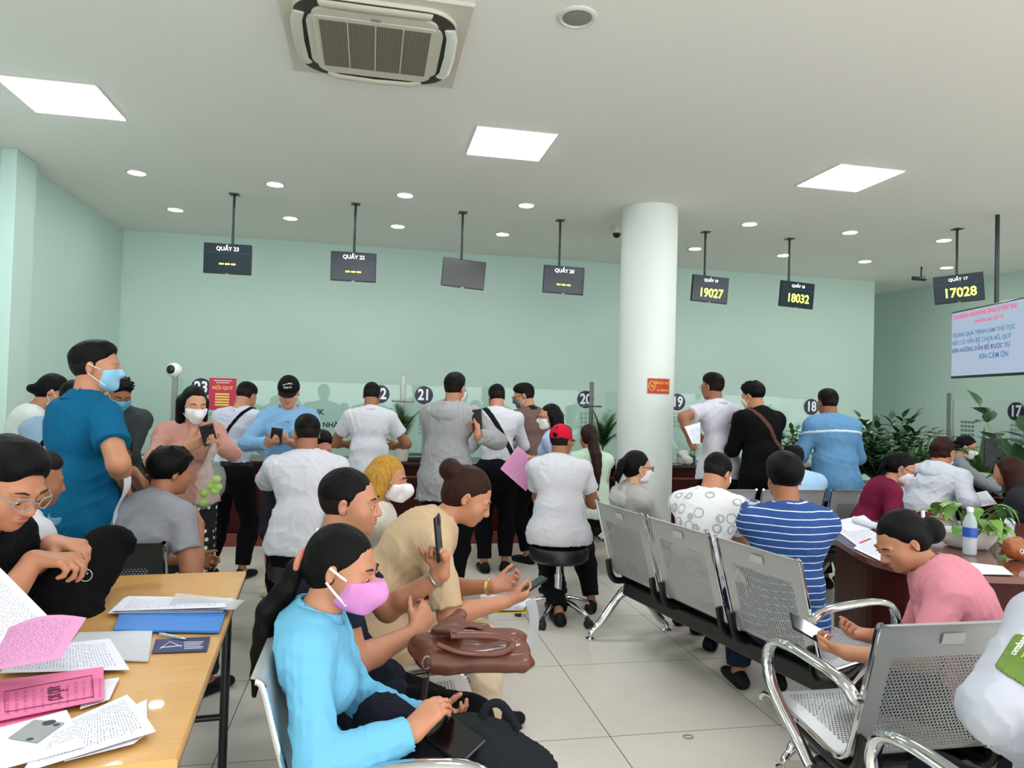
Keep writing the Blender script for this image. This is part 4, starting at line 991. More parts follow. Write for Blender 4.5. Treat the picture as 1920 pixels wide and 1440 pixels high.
    if cl:
        ax = nrm(un+Z*.2); c0 = N+u2*.012*Ht-ax*.008; cc = cl if isinstance(cl, str) and len(cl) == 6 else tp['col']
        q = Fld(); q.cone(c0-ax*.012, c0+ax*.032, .049*Ht, .041*Ht, .004, cap=3); q.cone(c0-ax*.022, c0+ax*.026, .060*Ht, .043*Ht, .004, cap=3); q.cone(c0+ax*.0, c0+ax*.06, .0385*Ht, .036*Ht, .003, sub=True)
        q.cone(c0+f2*.03-ax*.03, c0+f2*.09+ax*.06, .012, .03, .004, sub=True); fobj(q, min(h, .006), 'collar', cloth('cloth_'+cc, cc) if cl is not True else tm, root)
    if tp.get('hood'):
        q = Fld(); bk = -f2; c0 = N-u2*.01*Ht
        q.ell(c0+bk*.055*Ht-u2*.03*Ht, V(.068, .042, .05)*Ht, np.stack([S2, f2, u2], 1), .03)
        for a in np.linspace(-120, 120, 9):
            d = math.cos(R(a))*bk+math.sin(R(a))*S2; d2 = math.cos(R(a+30))*bk+math.sin(R(a+30))*S2
            q.cone(c0+d*.052*Ht+u2*.012*Ht*math.cos(R(a)), c0+d2*.052*Ht+u2*.012*Ht*math.cos(R(a+30)), .019*Ht, .019*Ht, .02)
        q.cone(N, N+un*.2*Ht, .041*Ht, .045*Ht, .01, sub=True); q.noise(.005, 60, 4); fobj(q, min(h, .008), 'hood', tm, root)
    if bag is not None:      # strap across the body
        a = (Cc+u2*.06*Ht+S2*bag[0]*.045*Ht); b_ = P0+S0*(-bag[0])*.11*Ht*g+u1*.02; n = nrm(np.cross(b_-a, f2)); wd = bag[2] if len(bag) > 2 else .014
        q = Fld().shell(Tf, .006); q.cut(a+n*wd, n); q.cut(a-n*wd, -n); q.cut(P0+u1*.0, -u1)
        bo = fobj(q, h*.8, 'shoulder_bag_strap', cloth('strap_'+bag[1], bag[1]), root)
    # ---- shoes
    if shoes:
        sc_ = {'black': ('15151A', 'shoe'), 'white': ('D9D6CC', 'shoe'), 'flat': ('D8C9AE', 'flat_shoe'), 'sandal': ('1C1C20', 'sandal'), 'grey': ('A59C90', 'sneaker'), 'navy': ('1B2233', 'shoe')}[shoes]
        for sd in (1, -1):
            q = Fld(); A_ = AN[sd]; t = TOE[sd]; s_ = V(t[1], -t[0], 0); low = A_[2]-az
            bz = low+.028; k_ = Ht/1.65
            if shoes == 'sandal':
                q.cone(V(A_[0], A_[1], low+.012)-t*.06, V(A_[0], A_[1], low+.012)+t*.18, .014, .014, .005, flat=(s_, 3.2)); q.cone(V(A_[0], A_[1], low+.04)+t*.06, V(A_[0], A_[1], low+.03)+t*.13, .034, .028, .01, flat=(s_, 1.35))
            else:
                q.cone(V(A_[0], A_[1], bz)-t*.045*k_, V(A_[0], A_[1], bz-.004)+t*.15*k_, .034*k_, .026*k_, .02, flat=(s_, 1.3)); q.cone(V(A_[0], A_[1], bz+.03)-t*.02, V(A_[0], A_[1], bz)+t*.1, .034*k_, .026*k_, .03)
                if shoes == 'flat': q.cone(V(A_[0], A_[1], bz+.05)+t*.0, V(A_[0], A_[1], bz+.02)+t*.06, .036, .03, .01, sub=True)
            q.cut(V(0, 0, low+.002), V(0, 0, -1)); o_ = fobj(q, min(h, .008), sc_[1], cloth('shoe_'+sc_[0], sc_[0], rough=.5), root)
            if shoes in ('grey', 'white'):
                q = Fld(); q.cone(V(A_[0], A_[1], low+.012)-t*.05*k_, V(A_[0], A_[1], low+.012)+t*.15*k_, .036*k_, .030*k_, .01, flat=(s_, 1.32)); q.cut(V(0, 0, low+.001), V(0, 0, -1)); q.cut(V(0, 0, low+.022), V(0, 0, 1)); fobj(q, .006, 'sole', mat('sole_white', 'DDDAD2', .5), o_)
    # ---- hair
    def P(x, y, z): return HC+M @ V(x, y, z)*hs
    ht = dict(style='short', m=HB, vol=0, nz=.0011); ht.update(hair or {}); st = ht['style']
    if st:
        v = ht['vol']; Q = Fld(); hm = ht['m']
        def E(x, y, z, rx, ry, rz, k=.02, sub=False): Q.ell(P(x, y, z), V(rx, ry, rz)*hs+(0 if sub else v), M, k*hs, sub)
        E(0, -.020, .036, .0775, .0965, .087)
        if st in ('short', 'spiky'): E(0, .02, .075, .062, .065, .05, .03)
        if st in ('long', 'ponytail', 'bun', 'clip', 'bob'): E(0, -.045, -.012, .070, .07, .075, .03)
        E(0, .125, -.020, .108, .086, .108, .012, True)                 # face opening
        for q in (1, -1):
            if st in ('short', 'spiky', 'fade', 'ponytail', 'bun', 'clip'): E(q*.09, .012, -.035, .022, .032, .042, .01, True)
        if st in ('short', 'spiky', 'fade'):
            Q.cut(P(0, -.09, -.058), M @ nrm(V(0, .25, -1))); 
        elif st in ('ponytail', 'bun', 'clip'): Q.cut(P(0, -.09, -.085), M @ nrm(V(0, -.1, -1)))
        if st == 'spiky':
            rs = np.random.RandomState(3)
            for i in range(46):
                a, e = rs.rand()*6.28, rs.rand()*.9+.35; d = V(math.cos(a)*math.cos(e), math.sin(a)*math.cos(e), math.sin(e)); p = V(0, -.014, .036)+d*V(.076, .095, .085)
                Q.cone(P(*p), P(*(p+d*.022+V(0, .012, 0))), .011*hs, .004*hs, .008)
        if st == 'ponytail':
            L = ht.get('L', .3); pb = P(0, -.105, ht.get('ph', .02)); pp = [pb, pb-fh*.03+V(0, 0, -.03)]
            dn = nrm(V(0, 0, -1)+nrm(-F1)*ht.get('back', .12)+S1*ht.get('sw', 0))
            for i in range(1, 7): pp.append(pp[1]+dn*L*i/6+(-F1)*.02*math.sin(i/6*3.1))
            for i in range(1, len(pp)):
                for _ in range(30):
                    if Tf.at(pp[i]) > .022*ht.get('pw', 1): break
                    pp[i] = pp[i]-F1*.01
                    for j in range(i+1, len(pp)): pp[j] = pp[j]-F1*.006
            rr = [.024, .032, .038, .038, .034, .027, .018, .008]
            Q2 = Fld()
            for a, b_, r1, r2 in zip(pp[:-1], pp[1:], rr[:-1], rr[1:]): Q2.cone(a, b_, r1*ht.get('pw', 1), r2*ht.get('pw', 1), .012)
            Q2.noise(.0015, 160, 6, (1, 1, .12)); fobj(Q2, hh, 'ponytail', hm, root)
        if st == 'bun': Q.ell(P(0, -.125, ht.get('bz', .055)), V(.05, .045, .048)*hs*ht.get('bs', 1), M, .01); bz_ = ht.get('bz', .055); Q.cone(P(-.02, -.105, bz_), P(.02, -.105, bz_+.01), .03*hs, .03*hs, .02)
        if st == 'clip':
            Q.ell(P(0, -.105, .01), V(.035, .04, .05)*hs, M, .015); rs = np.random.RandomState(2)
            Q2 = Fld()
            for i in range(12): a = P(-.03+.0055*i, -.12, .03-.03*rs.rand()); Q2.cone(a, a-F1*(.03+.03*rs.rand())+V(0, 0, -.05-.10*rs.rand()), .017, .006, .012)
            Q2.noise(.003, 170, 6); fobj(Q2, hh, 'ponytail', hm, root)
        if st in ('long', 'bob'):
            L = ht.get('L', .24)
            for q in np.linspace(-1, 1, 9):
                an = q*1.9; bp = P(.068*math.sin(an), -.03-.06*math.cos(an), .0); e_ = bp+V(0, 0, -L)+(-F1)*.02+nrm(bp-HC)*V(1, 1, 0)*.01
                Q.cone(bp, e_, .030, .020, .03)
            E(0, .09, -.07, .056, .07, .12, .01, True)
        Q.noise(ht['nz'], 140, 5, (1, 1, .6)); fobj(Q, hh, 'hair', hm, root)
        if st == 'fade' or st == 'short':
            q = Fld(); q.ell(P(0, -.018, .02), V(.0755, .094, .088)*hs, M); q.ell(P(0, .125, -.022), V(.108, .088, .108)*hs, M, .01, True); q.cut(P(0, -.09, -.078), M @ nrm(V(0, .35, -1)))
            for s_ in (1, -1): q.ell(P(s_*.09, .010, -.03), V(.022, .026, .036)*hs, M, .01, True)
            fobj(q, hh, 'short_side_hair', HG, root)
        if ht.get('tie'):
            mb = MB(); c_ = P(0, -.118, ht.get('ph', .02)-.01) if st == 'ponytail' else P(0, -.085, ht.get('bz', .03))
            mb.tube([c_+M @ V(.026*math.cos(a), -.006, .026*math.sin(a)) for a in np.linspace(0, 6.283, 15)[:-1]], .008, 8, closed=True); mb.build('hair_tie', mat('tie_'+ht['tie'], ht['tie'], .7), root, True)
        if ht.get('claw'):
            mb = MB(); mb.box(P(0, -.115, .075), (.05, .05, .022), M, .008); mb.build('hair_clip', mat('hair_clip', '15120F', .3), root)
    if cap:
        q = Fld(); q.ell(P(0, -.014, .034), V(.084, .103, .094)*hs, M); q.cut(P(0, 0, .018), M @ nrm(V(0, .12, -1))); cm = cloth('cap_'+cap['col'], cap['col'], rough=.7); q.noise(.001, 60, 1)
        bd = cap.get('brim', 1); co = fobj(q, hh, 'cap', cm, root)
        q = Fld(); q.ell(P(0, .065*bd, .022), V(.07, .105, .012)*hs, M); q.ell(P(0, .065*bd, .006), V(.066, .1, .012)*hs, M, .003, True); q.cut(P(0, .05*bd, 0), -fh*bd); fobj(q, min(hh, .005), 'cap_brim', cm, co)
        if cap.get('logo'):
            mb = MB(); rs = np.random.RandomState(4)
            for i in range(7):
                x, z = (-.024, -.008, .012, .027, -.018, .004, .022)[i], (.092, .094, .088, .082, .07, .068, .066)[i]; yy = -.014+.1035*math.sqrt(max(0, 1-(x/.084)**2-((z-.034)/.094)**2))
                pts = [P(x+.008*math.cos(t), yy+.001, z+.006*math.sin(t*(1+i % 2))) for t in np.linspace(0, 5.2, 8)]; mb.tube(pts, .0022, 6)
            mb.build('cap_emblem', mat('white_thread', 'E6E6E6', .7), co)
    # ---- face mask
    if mask:
        q = Fld(); head_shape(q, HC, M, hs, .0045); pk = mask.get('peak', 0)
        if pk: q.cone(P(0, .108, -.005), P(0, .108+.5*pk, -.045), .012, .016+pk*.1, .03); q.cone(P(0, .108+.5*pk, -.045), P(0, .09, -.098), .016+pk*.1, .018, .04)
        zt, zb = mask.get('z', (-.008, -.112)); q.cut(P(0, .1, zt), uh-fh*.15); q.cut(P(0, .05, zb), -uh); q.cut(P(0, mask.get('y', .018), -.05), -fh+uh*.15)
        for s_ in (1, -1): q.cut(P(s_*.058, 0.03, -.05), nrm(Sh*s_*1.0-fh*.55))
        q.noise(.0012, 90, 2); mo = fobj(q, min(hh, .006), 'face_mask', mat('mask_'+mask['col'], mask['col'], .8, bump=.1, bscale=80), root); mb = MB()
        for s_ in (1, -1):
            mb = MB()
            for z0, z1 in ((-.022, .012), (-.085, -.03)): mb.tube([P(s_*.055, .055, z0), P(s_*.073, .022, (z0+z1)/2), P(s_*.082, -.012, z1)], .0018+(.0015 if h < .006 else 0), 5)
            mb.build('ear_loop', mat('ear_loop', 'E8E8EC', .7), mo)
    if glasses:
        mb = MB(); gm = mat('glasses_'+glasses, glasses, .3)
        for s_ in (1, -1):
            mb.tube([P(s_*(.033+.023*math.cos(a)), .112-.012*abs(math.cos(a))*(1 if math.cos(a) > 0 else 0), .002+.018*math.sin(a)) for a in np.linspace(0, 6.283, 21)[:-1]], .0022, 6, closed=True)
            mb.tube([P(s_*.056, .100, .006), P(s_*.076, .06, .008), P(s_*.08, -.01, .006)], .0022, 6)
        mb.tube([P(-.01, .112, .004), P(.01, .112, .004)], .002, 6); mb.build('glasses', gm, root, True)
    if eyes:
        EW = mat('eye_white', 'E9E4DC', .2); EI = mat('eye_iris', '1A100B', .1); EBR = mat('eyebrow', '17110E', .8); LP = mat('lips', 'A8524A', .45)
        for s_ in (1, -1):
            mb = MB(); mb.ball(P(s_*.031, .0818, .0), .0113*hs, 16, 12); eo = mb.build('eye', EW, root, True)
            mb = MB(); mb.ball(P(s_*.031, .0892, -.0012 if hp <= 12 else -.005), (.0056*hs, .0052*hs, .0056*hs), 12, 8); mb.build('iris', EI, eo, True)
            mb = MB(); mb.tube([P(s_*.017, .096, .006), P(s_*.031, .0975, .0095), P(s_*.046, .087, .005)], [.0012, .0024, .0012], 6); dwn = hp > 12; mb.ball(P(s_*.031, .0815, .0045 if not dwn else .0028), .0121*hs, 16, 12); mb.build('eyelid', skin, eo, True)
            mb = MB(); mb.tube([P(s_*.016, .0955, .022), P(s_*.032, .0945, .028), P(s_*.05, .082, .0235)], [.002, .003, .0012], 6, flat=1.0); mb.build('eyebrow', EBR, root, True)
        if not mask:
            q = Fld(); q.ell(P(0, .0938, -.0515), V(.0185, .0088, .0044)*hs, M, .003); q.ell(P(0, .0928, -.0615), V(.0165, .0088, .0055)*hs, M, .003); q.ell(P(0, .101, -.0563), V(.02, .006, .0012)*hs, M, .003, True); fobj(q, .0022, 'lips', LP, root)
    if watch:
        sd, cc = watch; fa = nrm(WR[sd]-EL[sd]); c_ = WR[sd]-fa*.02; Fz = frame_z(fa); mb = MB()
        mb.tube([c_+Fz@V(.031*math.cos(a), .027*math.sin(a), 0) for a in np.linspace(0, 6.283, 19)[:-1]], .006, 8, closed=True, flat=1.8); mb.build('wristband', mat('band_'+cc, cc, .3, metal=.6), root, True)
    return info
W_ = 'ECEBEC'
def T(col, **k): return dict(col=col, **k)
# --- front left rows
person('front', 'woman in light blue shirt and pink mask, long black ponytail, seated in left foreground', (642, 1068, 1.8), -3, 1.52, 1.0, rest=(-.075, 0, 0), sit=.41, lean=(-20, 32), head=(-14, 14, 0),
       handR=('p', 770, 1372, 1.60), handL=('p', 800, 1350, 1.80), poleR=(.8, -.4, -.6), poleL=(-.5, -.2, -.8), fR=((-.5, .7, .5), (-.3, .1, -1)), fL=((.35, .9, .2), (0, -.2, 1)), curl=(25, 30),
       top=T('6CB0D0', sleeve='long', collar=True, open=.05, fold=.006, nf=30), bottom=T('0C0D12'), hair=dict(style='ponytail', tie='C77B66', L=.32, pw=.74, ph=-.01, back=.25), mask=dict(col='D286C0', peak=.025), fem=True, h=.005, hh=.0035, eyes=True, feet=((.14, .5), (-.14, .5)))
person('phone', 'man in black tee raising a phone, smiling, seated behind the pink mask', (655, 975, 2.36), 0, 1.66, 1.08, rest=(-.075, 0, 0), sit=.42, lean=(-26, 28), head=(-12, 4, 0),
       handR=('p', 778, 1185, 2.30), handL=('p', 826, 1078, 2.42), poleR=(.3, .1, -1), poleL=(-.1, .3, -1), fR=((-.5, .4, .5), (-.5, -.5, -.3)), fL=((0, -.05, 1), (.5, -.6, .1)), watch=(-1, '9A9488'), curl=(45, 88), top=T('1B2230', sleeve='short', collar='1B2230'), bottom=T('08080A'), hair=dict(style='fade'), skin=SKIN, h=.006, hh=.004, eyes=True, feet=((.12, .50), (-.12, .62)), shoes='sandal')
person('beige', 'woman with dark bun in cream tee bent over her phone', (878, 930, 2.95), 0, 1.60, 1.12, rest=(-.075, 0, 0), sit=.42, lean=(4, 38), head=(-8, 30, 0),
       handR=('p', 948, 1128, 2.78), handL=('p', 925, 1100, 2.98), poleR=(.5, -.3, -.9), poleL=(-.5, -.3, -.9), fR=((-.1, .9, .2), (-.5, 0, .8)), fL=((.1, .9, .2), (.5, 0, .8)), curl=(45, 45), top=T('C4A987', sleeve='elbow', collar=False), bottom=T('D6C2A4'), hair=dict(style='bun', m=HBR, claw=True), skin=SKIN, fem=True, h=.006, hh=.004, eyes=True, watch=(-1, 'B59A5A'), feet=((.14, .45), (-.14, .5)))
person('blonde', 'woman with dyed blonde hair and white mask seated beyond the man with the phone', (727, 925, 3.42), -5, 1.58, .95, rest=(-.075, 0, 0), sit=.42, lean=(-20, 28), head=(-8, 12, 0),
       handR=(.0, .36, -.34), handL=(-.03, .38, -.35), top=T('D8CFC4', sleeve='long', sash=None), bottom=T('7A2436'), hair=dict(style='bob', m=HBL, L=.10), mask=dict(col='E9E6E6', peak=.03), fem=True, h=.007, hh=.005, eyes=True)
# --- left table people
person('left', 'man with glasses in black shirt at the left edge', (12, 905, 2.25), -15, 1.72, 1.1, sit=.47, lean=(10, 22), head=(-10, 28, 0), handR=('p', 62, 1052, 2.25), handL=('p', 98, 1020, 2.5), poleR=(.7, -.2, -.6),
       fR=((-.2, .9, 0), (0, -.2, -1)), fL=((.1, .9, 0), (0, -.2, -1)), curl=(50, 40), top=T('0A0B0F', sleeve='elbow'), bottom=T('0C0C0F'), hair=dict(style='short'), glasses='8A8A86', h=.006, hh=.004, eyes=True)
person('buzz', 'man in white shirt with short cropped hair, back turned, near the left edge', (68, 905, 2.95), 50, 1.62, .95, sit=.45, lean=(2, 14), head=(-15, 12, 0), handR=(.1, .32, -.3), handL=(-.1, .35, -.3), top=T('CACBD0', collar=True), hair=dict(style='short', vol=-.004, m=HG), skin=SKIND, h=.008)
person('grey', 'man in grey polo with hand at his chin, seated by the end of the table', (318, 925, 3.52), 60, 1.66, 1.12, rest=(-1.02, 3.12, 90), sit=.42, lean=(8, 18), head=(-22, 8, 0), handR=('p', 372, 985, 3.42), handL=(-.08, .34, -.28), poleR=(.5, .2, -1), fR=((-.6, .2, .7), (-.6, -.5, .2)), curl=(60, 35),
       top=T('8C8C92', collar=True), bottom=T('22262E'), hair=dict(style='spiky', vol=.006), skin=SKIND, h=.008)
# --- standing, left
person('tee', 'woman in white tee leaning by the left wall, masked, looking down', (100, 735, 5.0), 25, 1.62, .95, lean=(4, 16), head=(-10, 32, 0), handR=(.0, .3, -.25), handL=(-.05, .32, -.24), top=T('C9CCC8', sleeve='short'), bottom=T('1A2028'), hair=dict(style='bun', bz=-.05, bs=.55), mask=dict(col='E2E0DC'), fem=True)
person('bluejack', 'person in pale blue jacket with black bag strap behind the blue polo', (140, 750, 4.4), 75, 1.62, 1.05, lean=(4, 14), head=(0, 25, 0), handR=(.05, .32, -.25), handL=(-.05, .32, -.25), top=T('8FA6BC', sleeve='long', fold=.009), bottom=T('20262E'), hair=dict(style='short'), bag=(1, '0C0C0F'))
person('polo', 'standing man in teal blue polo and jeans, masked, hands clasped', (180, 688, 3.5), 46, 1.68, 1.06, lean=(-3, 8), head=(-42, 0, 0), handR=('p', 232, 900, 3.42), handL=('p', 246, 886, 3.60), poleR=(1, -.4, -.3), poleL=(-.5, -.4, -1), fR=((-.5, .4, -.8), (0, -1, -.2)), fL=((.5, .4, -.8), (0, -1, 0)), curl=(30, 45),
       top=T('0C5A80', collar=True, puff=.01, hem=-.055), bottom=T('6A93B2'), belly=.015, mask=dict(col='8FC4DE'), h=.006, hh=.005)
person('mask2', 'man in dark grey jacket and blue mask reading his phone against the back wall', (224, 738, 5.1), -75, 1.60, .95, lean=(4, 12), head=(20, 30, 0), handR=(-.04, .30, -.22), handL=(.03, .31, -.24), fR=((-.4, .8, .2), (0, -.3, .9)), fL=((.4, .8, .2), (0, -.3, .9)), curl=(40, 40), top=T('3C4243', sleeve='long'), bottom=T('0C0C0F'), hair=dict(style='spiky'), mask=dict(col='5FB4D4'), skin=SKIND, h=.007, hh=.006, eyes=True)
person('pink', 'woman in dusty pink hooded top and white mask holding a phone and a plastic bag', (364, 757, 4.55), -65, 1.56, .98, lean=(0, 10), head=(5, 16, 0), handR=('p', 350, 838, 4.28), handL=('p', 404, 832, 4.30), poleR=(.8, -.3, -.6), poleL=(-.8, -.3, -.6), fR=((-.7, .6, .35), (-.2, -.7, .5)), fL=((.5, .7, .2), (0, -.3, .9)), curl=(40, 45),
       top=T('C08E80', sleeve='long', hem=-.01, fold=.009, open=.05), bottom=dict(col='dots', flare=.05, off=.02), hair=dict(style='long', L=.12), mask=dict(col='E8E4E8', peak=.03), fem=True, skin=SKINL, h=.006, hh=.005, eyes=True, shoes='black')
person('strap1', 'man in white shirt with thin black cross strap, back turned, at counter 23', (462, 742, 6.0), 70, 1.62, .98, lean=(3, 12), head=(-8, 30, 0), handR=(.05, .34, -.24), handL=(-.1, .34, -.22), top=T('C6C8D6', sleeve='long', hem=.045, belt=True, fold=.01), hair=dict(style='short', vol=-.002), bag=(1, '0C0C0F'), feet=((.12, .0), (-.13, -.05)))
person('capf', 'woman in light blue shirt and black cap looking at her phone', (541, 735, 5.3), -88, 1.60, 1.0, lean=(2, 10), head=(0, 22, 0), handR=('p', 503, 832, 5.06), handL=('p', 552, 832, 5.06), poleR=(.9, -.2, -.5), poleL=(-.9, -.2, -.5), fR=((-.6, .7, .3), (0, -.3, .9)), fL=((.6, .7, .3), (0, -.3, .9)), curl=(40, 40),
       top=T('82AED4', sleeve='long', collar=True, open=.06), bottom=dict(col='2A2A30', len=.45, full=True), hair=dict(style='ponytail', L=.2), cap=dict(col='0C0C0E', logo=True), fem=True, skin=SKINL, shoes='flat', h=.006, hh=.005, eyes=True)
person('seated_white', 'large man in white shirt seated on a black stool, back turned', (575, 830, 4.3), 97, 1.70, 1.16, sit=.52, lean=(4, 10), head=(10, 18, 0), handR=(.08, .34, -.28), handL=(-.03, .22, .04), poleL=(-.8, .2, -.6), top=T('CFCED4', sleeve='elbow', collar=True, hem=-.015, fold=.01, puff=.01), hair=dict(style='short'), skin=SKIND, h=.007, feet=((.12, .35), (-.12, .35)))
person('dark_seated', 'person in dark clothes largely hidden behind the large man in white', (603, 835, 5.0), -80, 1.55, 1, sit=.46, lean=(2, 10), head=(10, 25, 0), handR=(-.1, .35, -.2), handL=(.12, .34, -.2), top=T('0C0C0F', sleeve='long'), hair=dict(style='short'))
person('w22', 'man in short-sleeved white shirt at counter 22, back turned', (697, 742, 6.1), 88, 1.62, .98, lean=(3, 12), head=(-5, 26, 0), handR=(.22, .26, -.24), handL=(-.2, .28, -.24), poleR=(.8, -.6, -.6), poleL=(-.8, -.6, -.6), top=T('CDCED3', collar=True, hem=-.075, fold=.008, puff=.012), hair=dict(style='short', vol=-.002), skin=SKIND, bottom=T('09090C'))
person('hoodie', 'tall man in light grey hooded jacket and mask, back turned, under number 21', (853, 728, 5.3), 62, 1.71, 1.02, lean=(2, 10), head=(-5, 8, 0), handR=('p', 896, 818, 5.0), handL=(-.1, .32, -.24), poleR=(.7, -.3, -.8), fR=((-.3, .6, .7), (-.6, -.5, .1)), top=T('9A9A9A', sleeve='long', hood=True, hem=-.10, fold=.012, off=.024, hflare=.02), hair=dict(style='short'), mask=dict(col='E4E4E6'), curl=(60, 35), h=.007)
person('strap2', 'man in white shirt with wide black cross strap, back turned, leaning on the counter', (931, 745, 6.1), 85, 1.65, 1.0, lean=(6, 12), head=(8, 26, 0), handR=(.2, .34, -.22), handL=(-.14, .32, -.22), top=T('CCCCD2', sleeve='long', hem=.04, fold=.01), hair=dict(style='short', vol=-.002), bag=(-1, '17171B', .022))
person('brown', 'man in brown quilted jacket, glasses and dark mask, looking left', (982, 742, 6.35), 120, 1.66, 1.05, lean=(4, 10), head=(45, 18, 0), handR=(.1, .33, -.25), handL=(-.1, .33, -.25), top=T('6B5650', sleeve='long', collar='1A1716', fold=.008, hem=-.06), hair=dict(style='short'), mask=dict(col='6C7B76'), glasses='0C0C0F')
person('longhair', 'woman with long black hair, glasses and white mask holding a pink document', (1030, 782, 5.3), 150, 1.53, .95, lean=(2, 8), head=(35, 5, 0), handR=(.02, .32, -.22), handL=('p', 1003, 862, 4.98), fL=((0, .9, -.3), (.8, 0, .2)), curl=(40, 50), top=T('A9BCDA', sleeve='long', hood=False, collar='C9CDE0'), bottom=T('09090C'), hair=dict(style='long', L=.16), mask=dict(col='ECE6DC'), glasses='4A2A2A', fem=True, h=.007)
person('redcap', 'man in red cap and white polo seated on a stool, back turned', (1052, 835, 4.75), 80, 1.66, 1.12, sit=.50, lean=(6, 12), head=(-35, 10, 0), handR=(.22, .3, -.26), handL=(-.05, .34, -.3), top=T('CCCBD0', collar=True, hem=-.045, fold=.007, puff=.01), cap=dict(col='C41233'), hair=dict(style='short'), skin=SKIND, glasses='22252A', h=.007, hh=.005, feet=((.25, .18), (.0, -.12)), shoes='black')
person('pony', 'woman with long brown ponytail in pale mint top, back turned', (1103, 820, 5.9), 92, 1.60, .95, sit=.46, lean=(2, 10), head=(0, 12, 0), handR=(.1, .36, -.22), handL=(-.1, .36, -.22), top=T('BFD4BD', sleeve='long', hem=-.03), hair=dict(style='ponytail', m=hairmat('mid_brown_hair', '1A0E0A', '33211A'), L=.42, pw=1.25, ph=.0), fem=True)
# --- middle seats
person('clip', 'woman with clipped curly ponytail, black glasses and white mask in grey hooded jacket', (1195, 890, 4.2), 10, 1.56, .98, rest=(1.535, 3.88, 11), sit=.41, lean=(-26, 26), head=(-8, 6, 0), handR=(.0, .34, -.36), handL=(-.03, .36, -.35), top=T('ABA9A3', sleeve='long', hood=True, fold=.008), bottom=T('1A1D26'), hair=dict(style='clip'), mask=dict(col='E9E1DF'), glasses='101012', fem=True, skin=SKINL, h=.006, hh=.005)
person('mono', 'man in white tee with grey letter pattern and white earbud, bent over', (1345, 912, 3.68), 42, 1.68, 1.05, rest=(1.535, 3.88, 11), sit=.42, lean=(-18, 38), head=(-12, 34, 0), handR=(.05, .42, -.32), handL=(-.05, .42, -.32), top=dict(col='mono', sleeve='short'), bottom=T('0C0C10'), hair=dict(style='fade'), skin=SKIN, h=.007, hh=.005)
person('stripe', 'man in blue white-striped polo with hands behind his neck, back turned', (1470, 930, 3.02), 75, 1.70, 1.03, rest=(1.535, 3.88, 11), sit=.42, lean=(-16, 22), head=(0, 10, 0), handR=(.12, .02, .03), handL=(-.12, .02, .02), poleR=(.25, .9, -.25), poleL=(-.25, .9, -.25), fR=((-.75, -.65, .2), (-.5, .6, .1)), fL=((.75, -.65, .15), (.5, .6, .1)), curl=(30, 30), top=dict(col='stripe', sleeve=.95, collar='2A5AA0'), bottom=T('1C2233'), hair=dict(style='short', vol=.009), skin=SKIND, h=.007, hh=.005)
person('pale', 'person in pale blue top with glasses pushed on the head, hidden behind the striped polo', (1487, 905, 5.0), 90, 1.6, .95, rest=(2.49, 4.78, 90), sit=.42, lean=(4, 18), head=(5, 20, 0), handR=(.1, .35, -.3), handL=(-.1, .35, -.3), top=T('A9CBE6'), hair=dict(style='short'))
# --- standing, right
person('logo', 'man in white logo polo with orange trim holding papers, back turned', (1336, 725, 5.8), 100, 1.76, .98, lean=(2, 8), head=(15, 6, 0), handR=(.12, .3, -.26), handL=('p', 1300, 838, 5.5), poleL=(-.8, -.5, -.6), fL=((.2, .9, .3), (.6, 0, .5)), top=T('CDCAD4', collar=True, hem=-.06, sash=None, puff=.012), bottom=T('08080A'), hair=dict(style='short', vol=-.002), skin=SKIND, glasses='B89A4A', h=.007, hh=.006)
person('black', 'man in black jacket with brown bag strap, back turned', (1412, 742, 5.5), 98, 1.68, 1.05, lean=(2, 10), head=(18, 14, 0), handR=(.14, .33, -.24), handL=(-.1, .33, -.26), top=T('060607', sleeve='long', hem=-.09, fold=.008, off=.022), bottom=T('060607'), hair=dict(style='spiky', vol=.003), mask=dict(col='D8C8BC'), bag=(-1, '5A3A34', .018))
person('bluew', 'man in denim-blue jacket with white back stripe, back turned, beside the big plant', (1552, 755, 5.3), 84, 1.66, 1.10, lean=(2, 10), head=(0, 12, 0), handR=(.2, .28, -.24), handL=(-.2, .28, -.24), top=T('5E8BB0', sleeve='long', collar='D9E2EA', hem=-.10, sash=((.035, 'C3D3DE', 'reflective_stripe'),), off=.024, fold=.008), bottom=T('20242C'), hair=dict(style='short'), skin=SKIND)
person('maroon', 'woman in maroon top, glasses and white mask reading at the desk', (1690, 882, 4.3), -22, 1.58, 1.0, sit=.44, lean=(4, 20), head=(-15, 26, 0), handR=('p', 1742, 985, 4.0), handL=('p', 1755, 975, 4.1), top=T('6F1A38', sleeve='long'), bottom=T('0F0F13'), hair=dict(style='clip'), mask=dict(col='E6DFE6'), glasses='0C0C0F', fem=True, h=.007)
person('writer', 'person in white jacket with mask at the chin writing at the counter', (1768, 848, 4.75), 25, 1.66, 1.15, sit=.46, lean=(10, 20), head=(-5, 20, 0), handR=('p', 1796, 915, 4.55), handL=(-.05, .42, -.22), top=T('C2C5CE', sleeve='long', hood=True, fold=.01), bottom=T('0F0F13'), hair=dict(style='bun', bs=.6, bz=.01, m=HBR, nz=.004), mask=dict(col='B9DCE2', z=(-.05, -.12)), h=.007)
person('staff', 'masked person in grey sweater leaning over counter 17', (1812, 838, 6.0), -20, 1.58, .95, sit=.48, lean=(14, 14), head=(-30, 20, 0), handR=(.05, .44, -.26), handL=(-.1, .44, -.26), top=T('8A9094', sleeve='long'), hair=dict(style='bun', bs=.6, bz=-.02), mask=dict(col='D9E0DC'), fem=True)
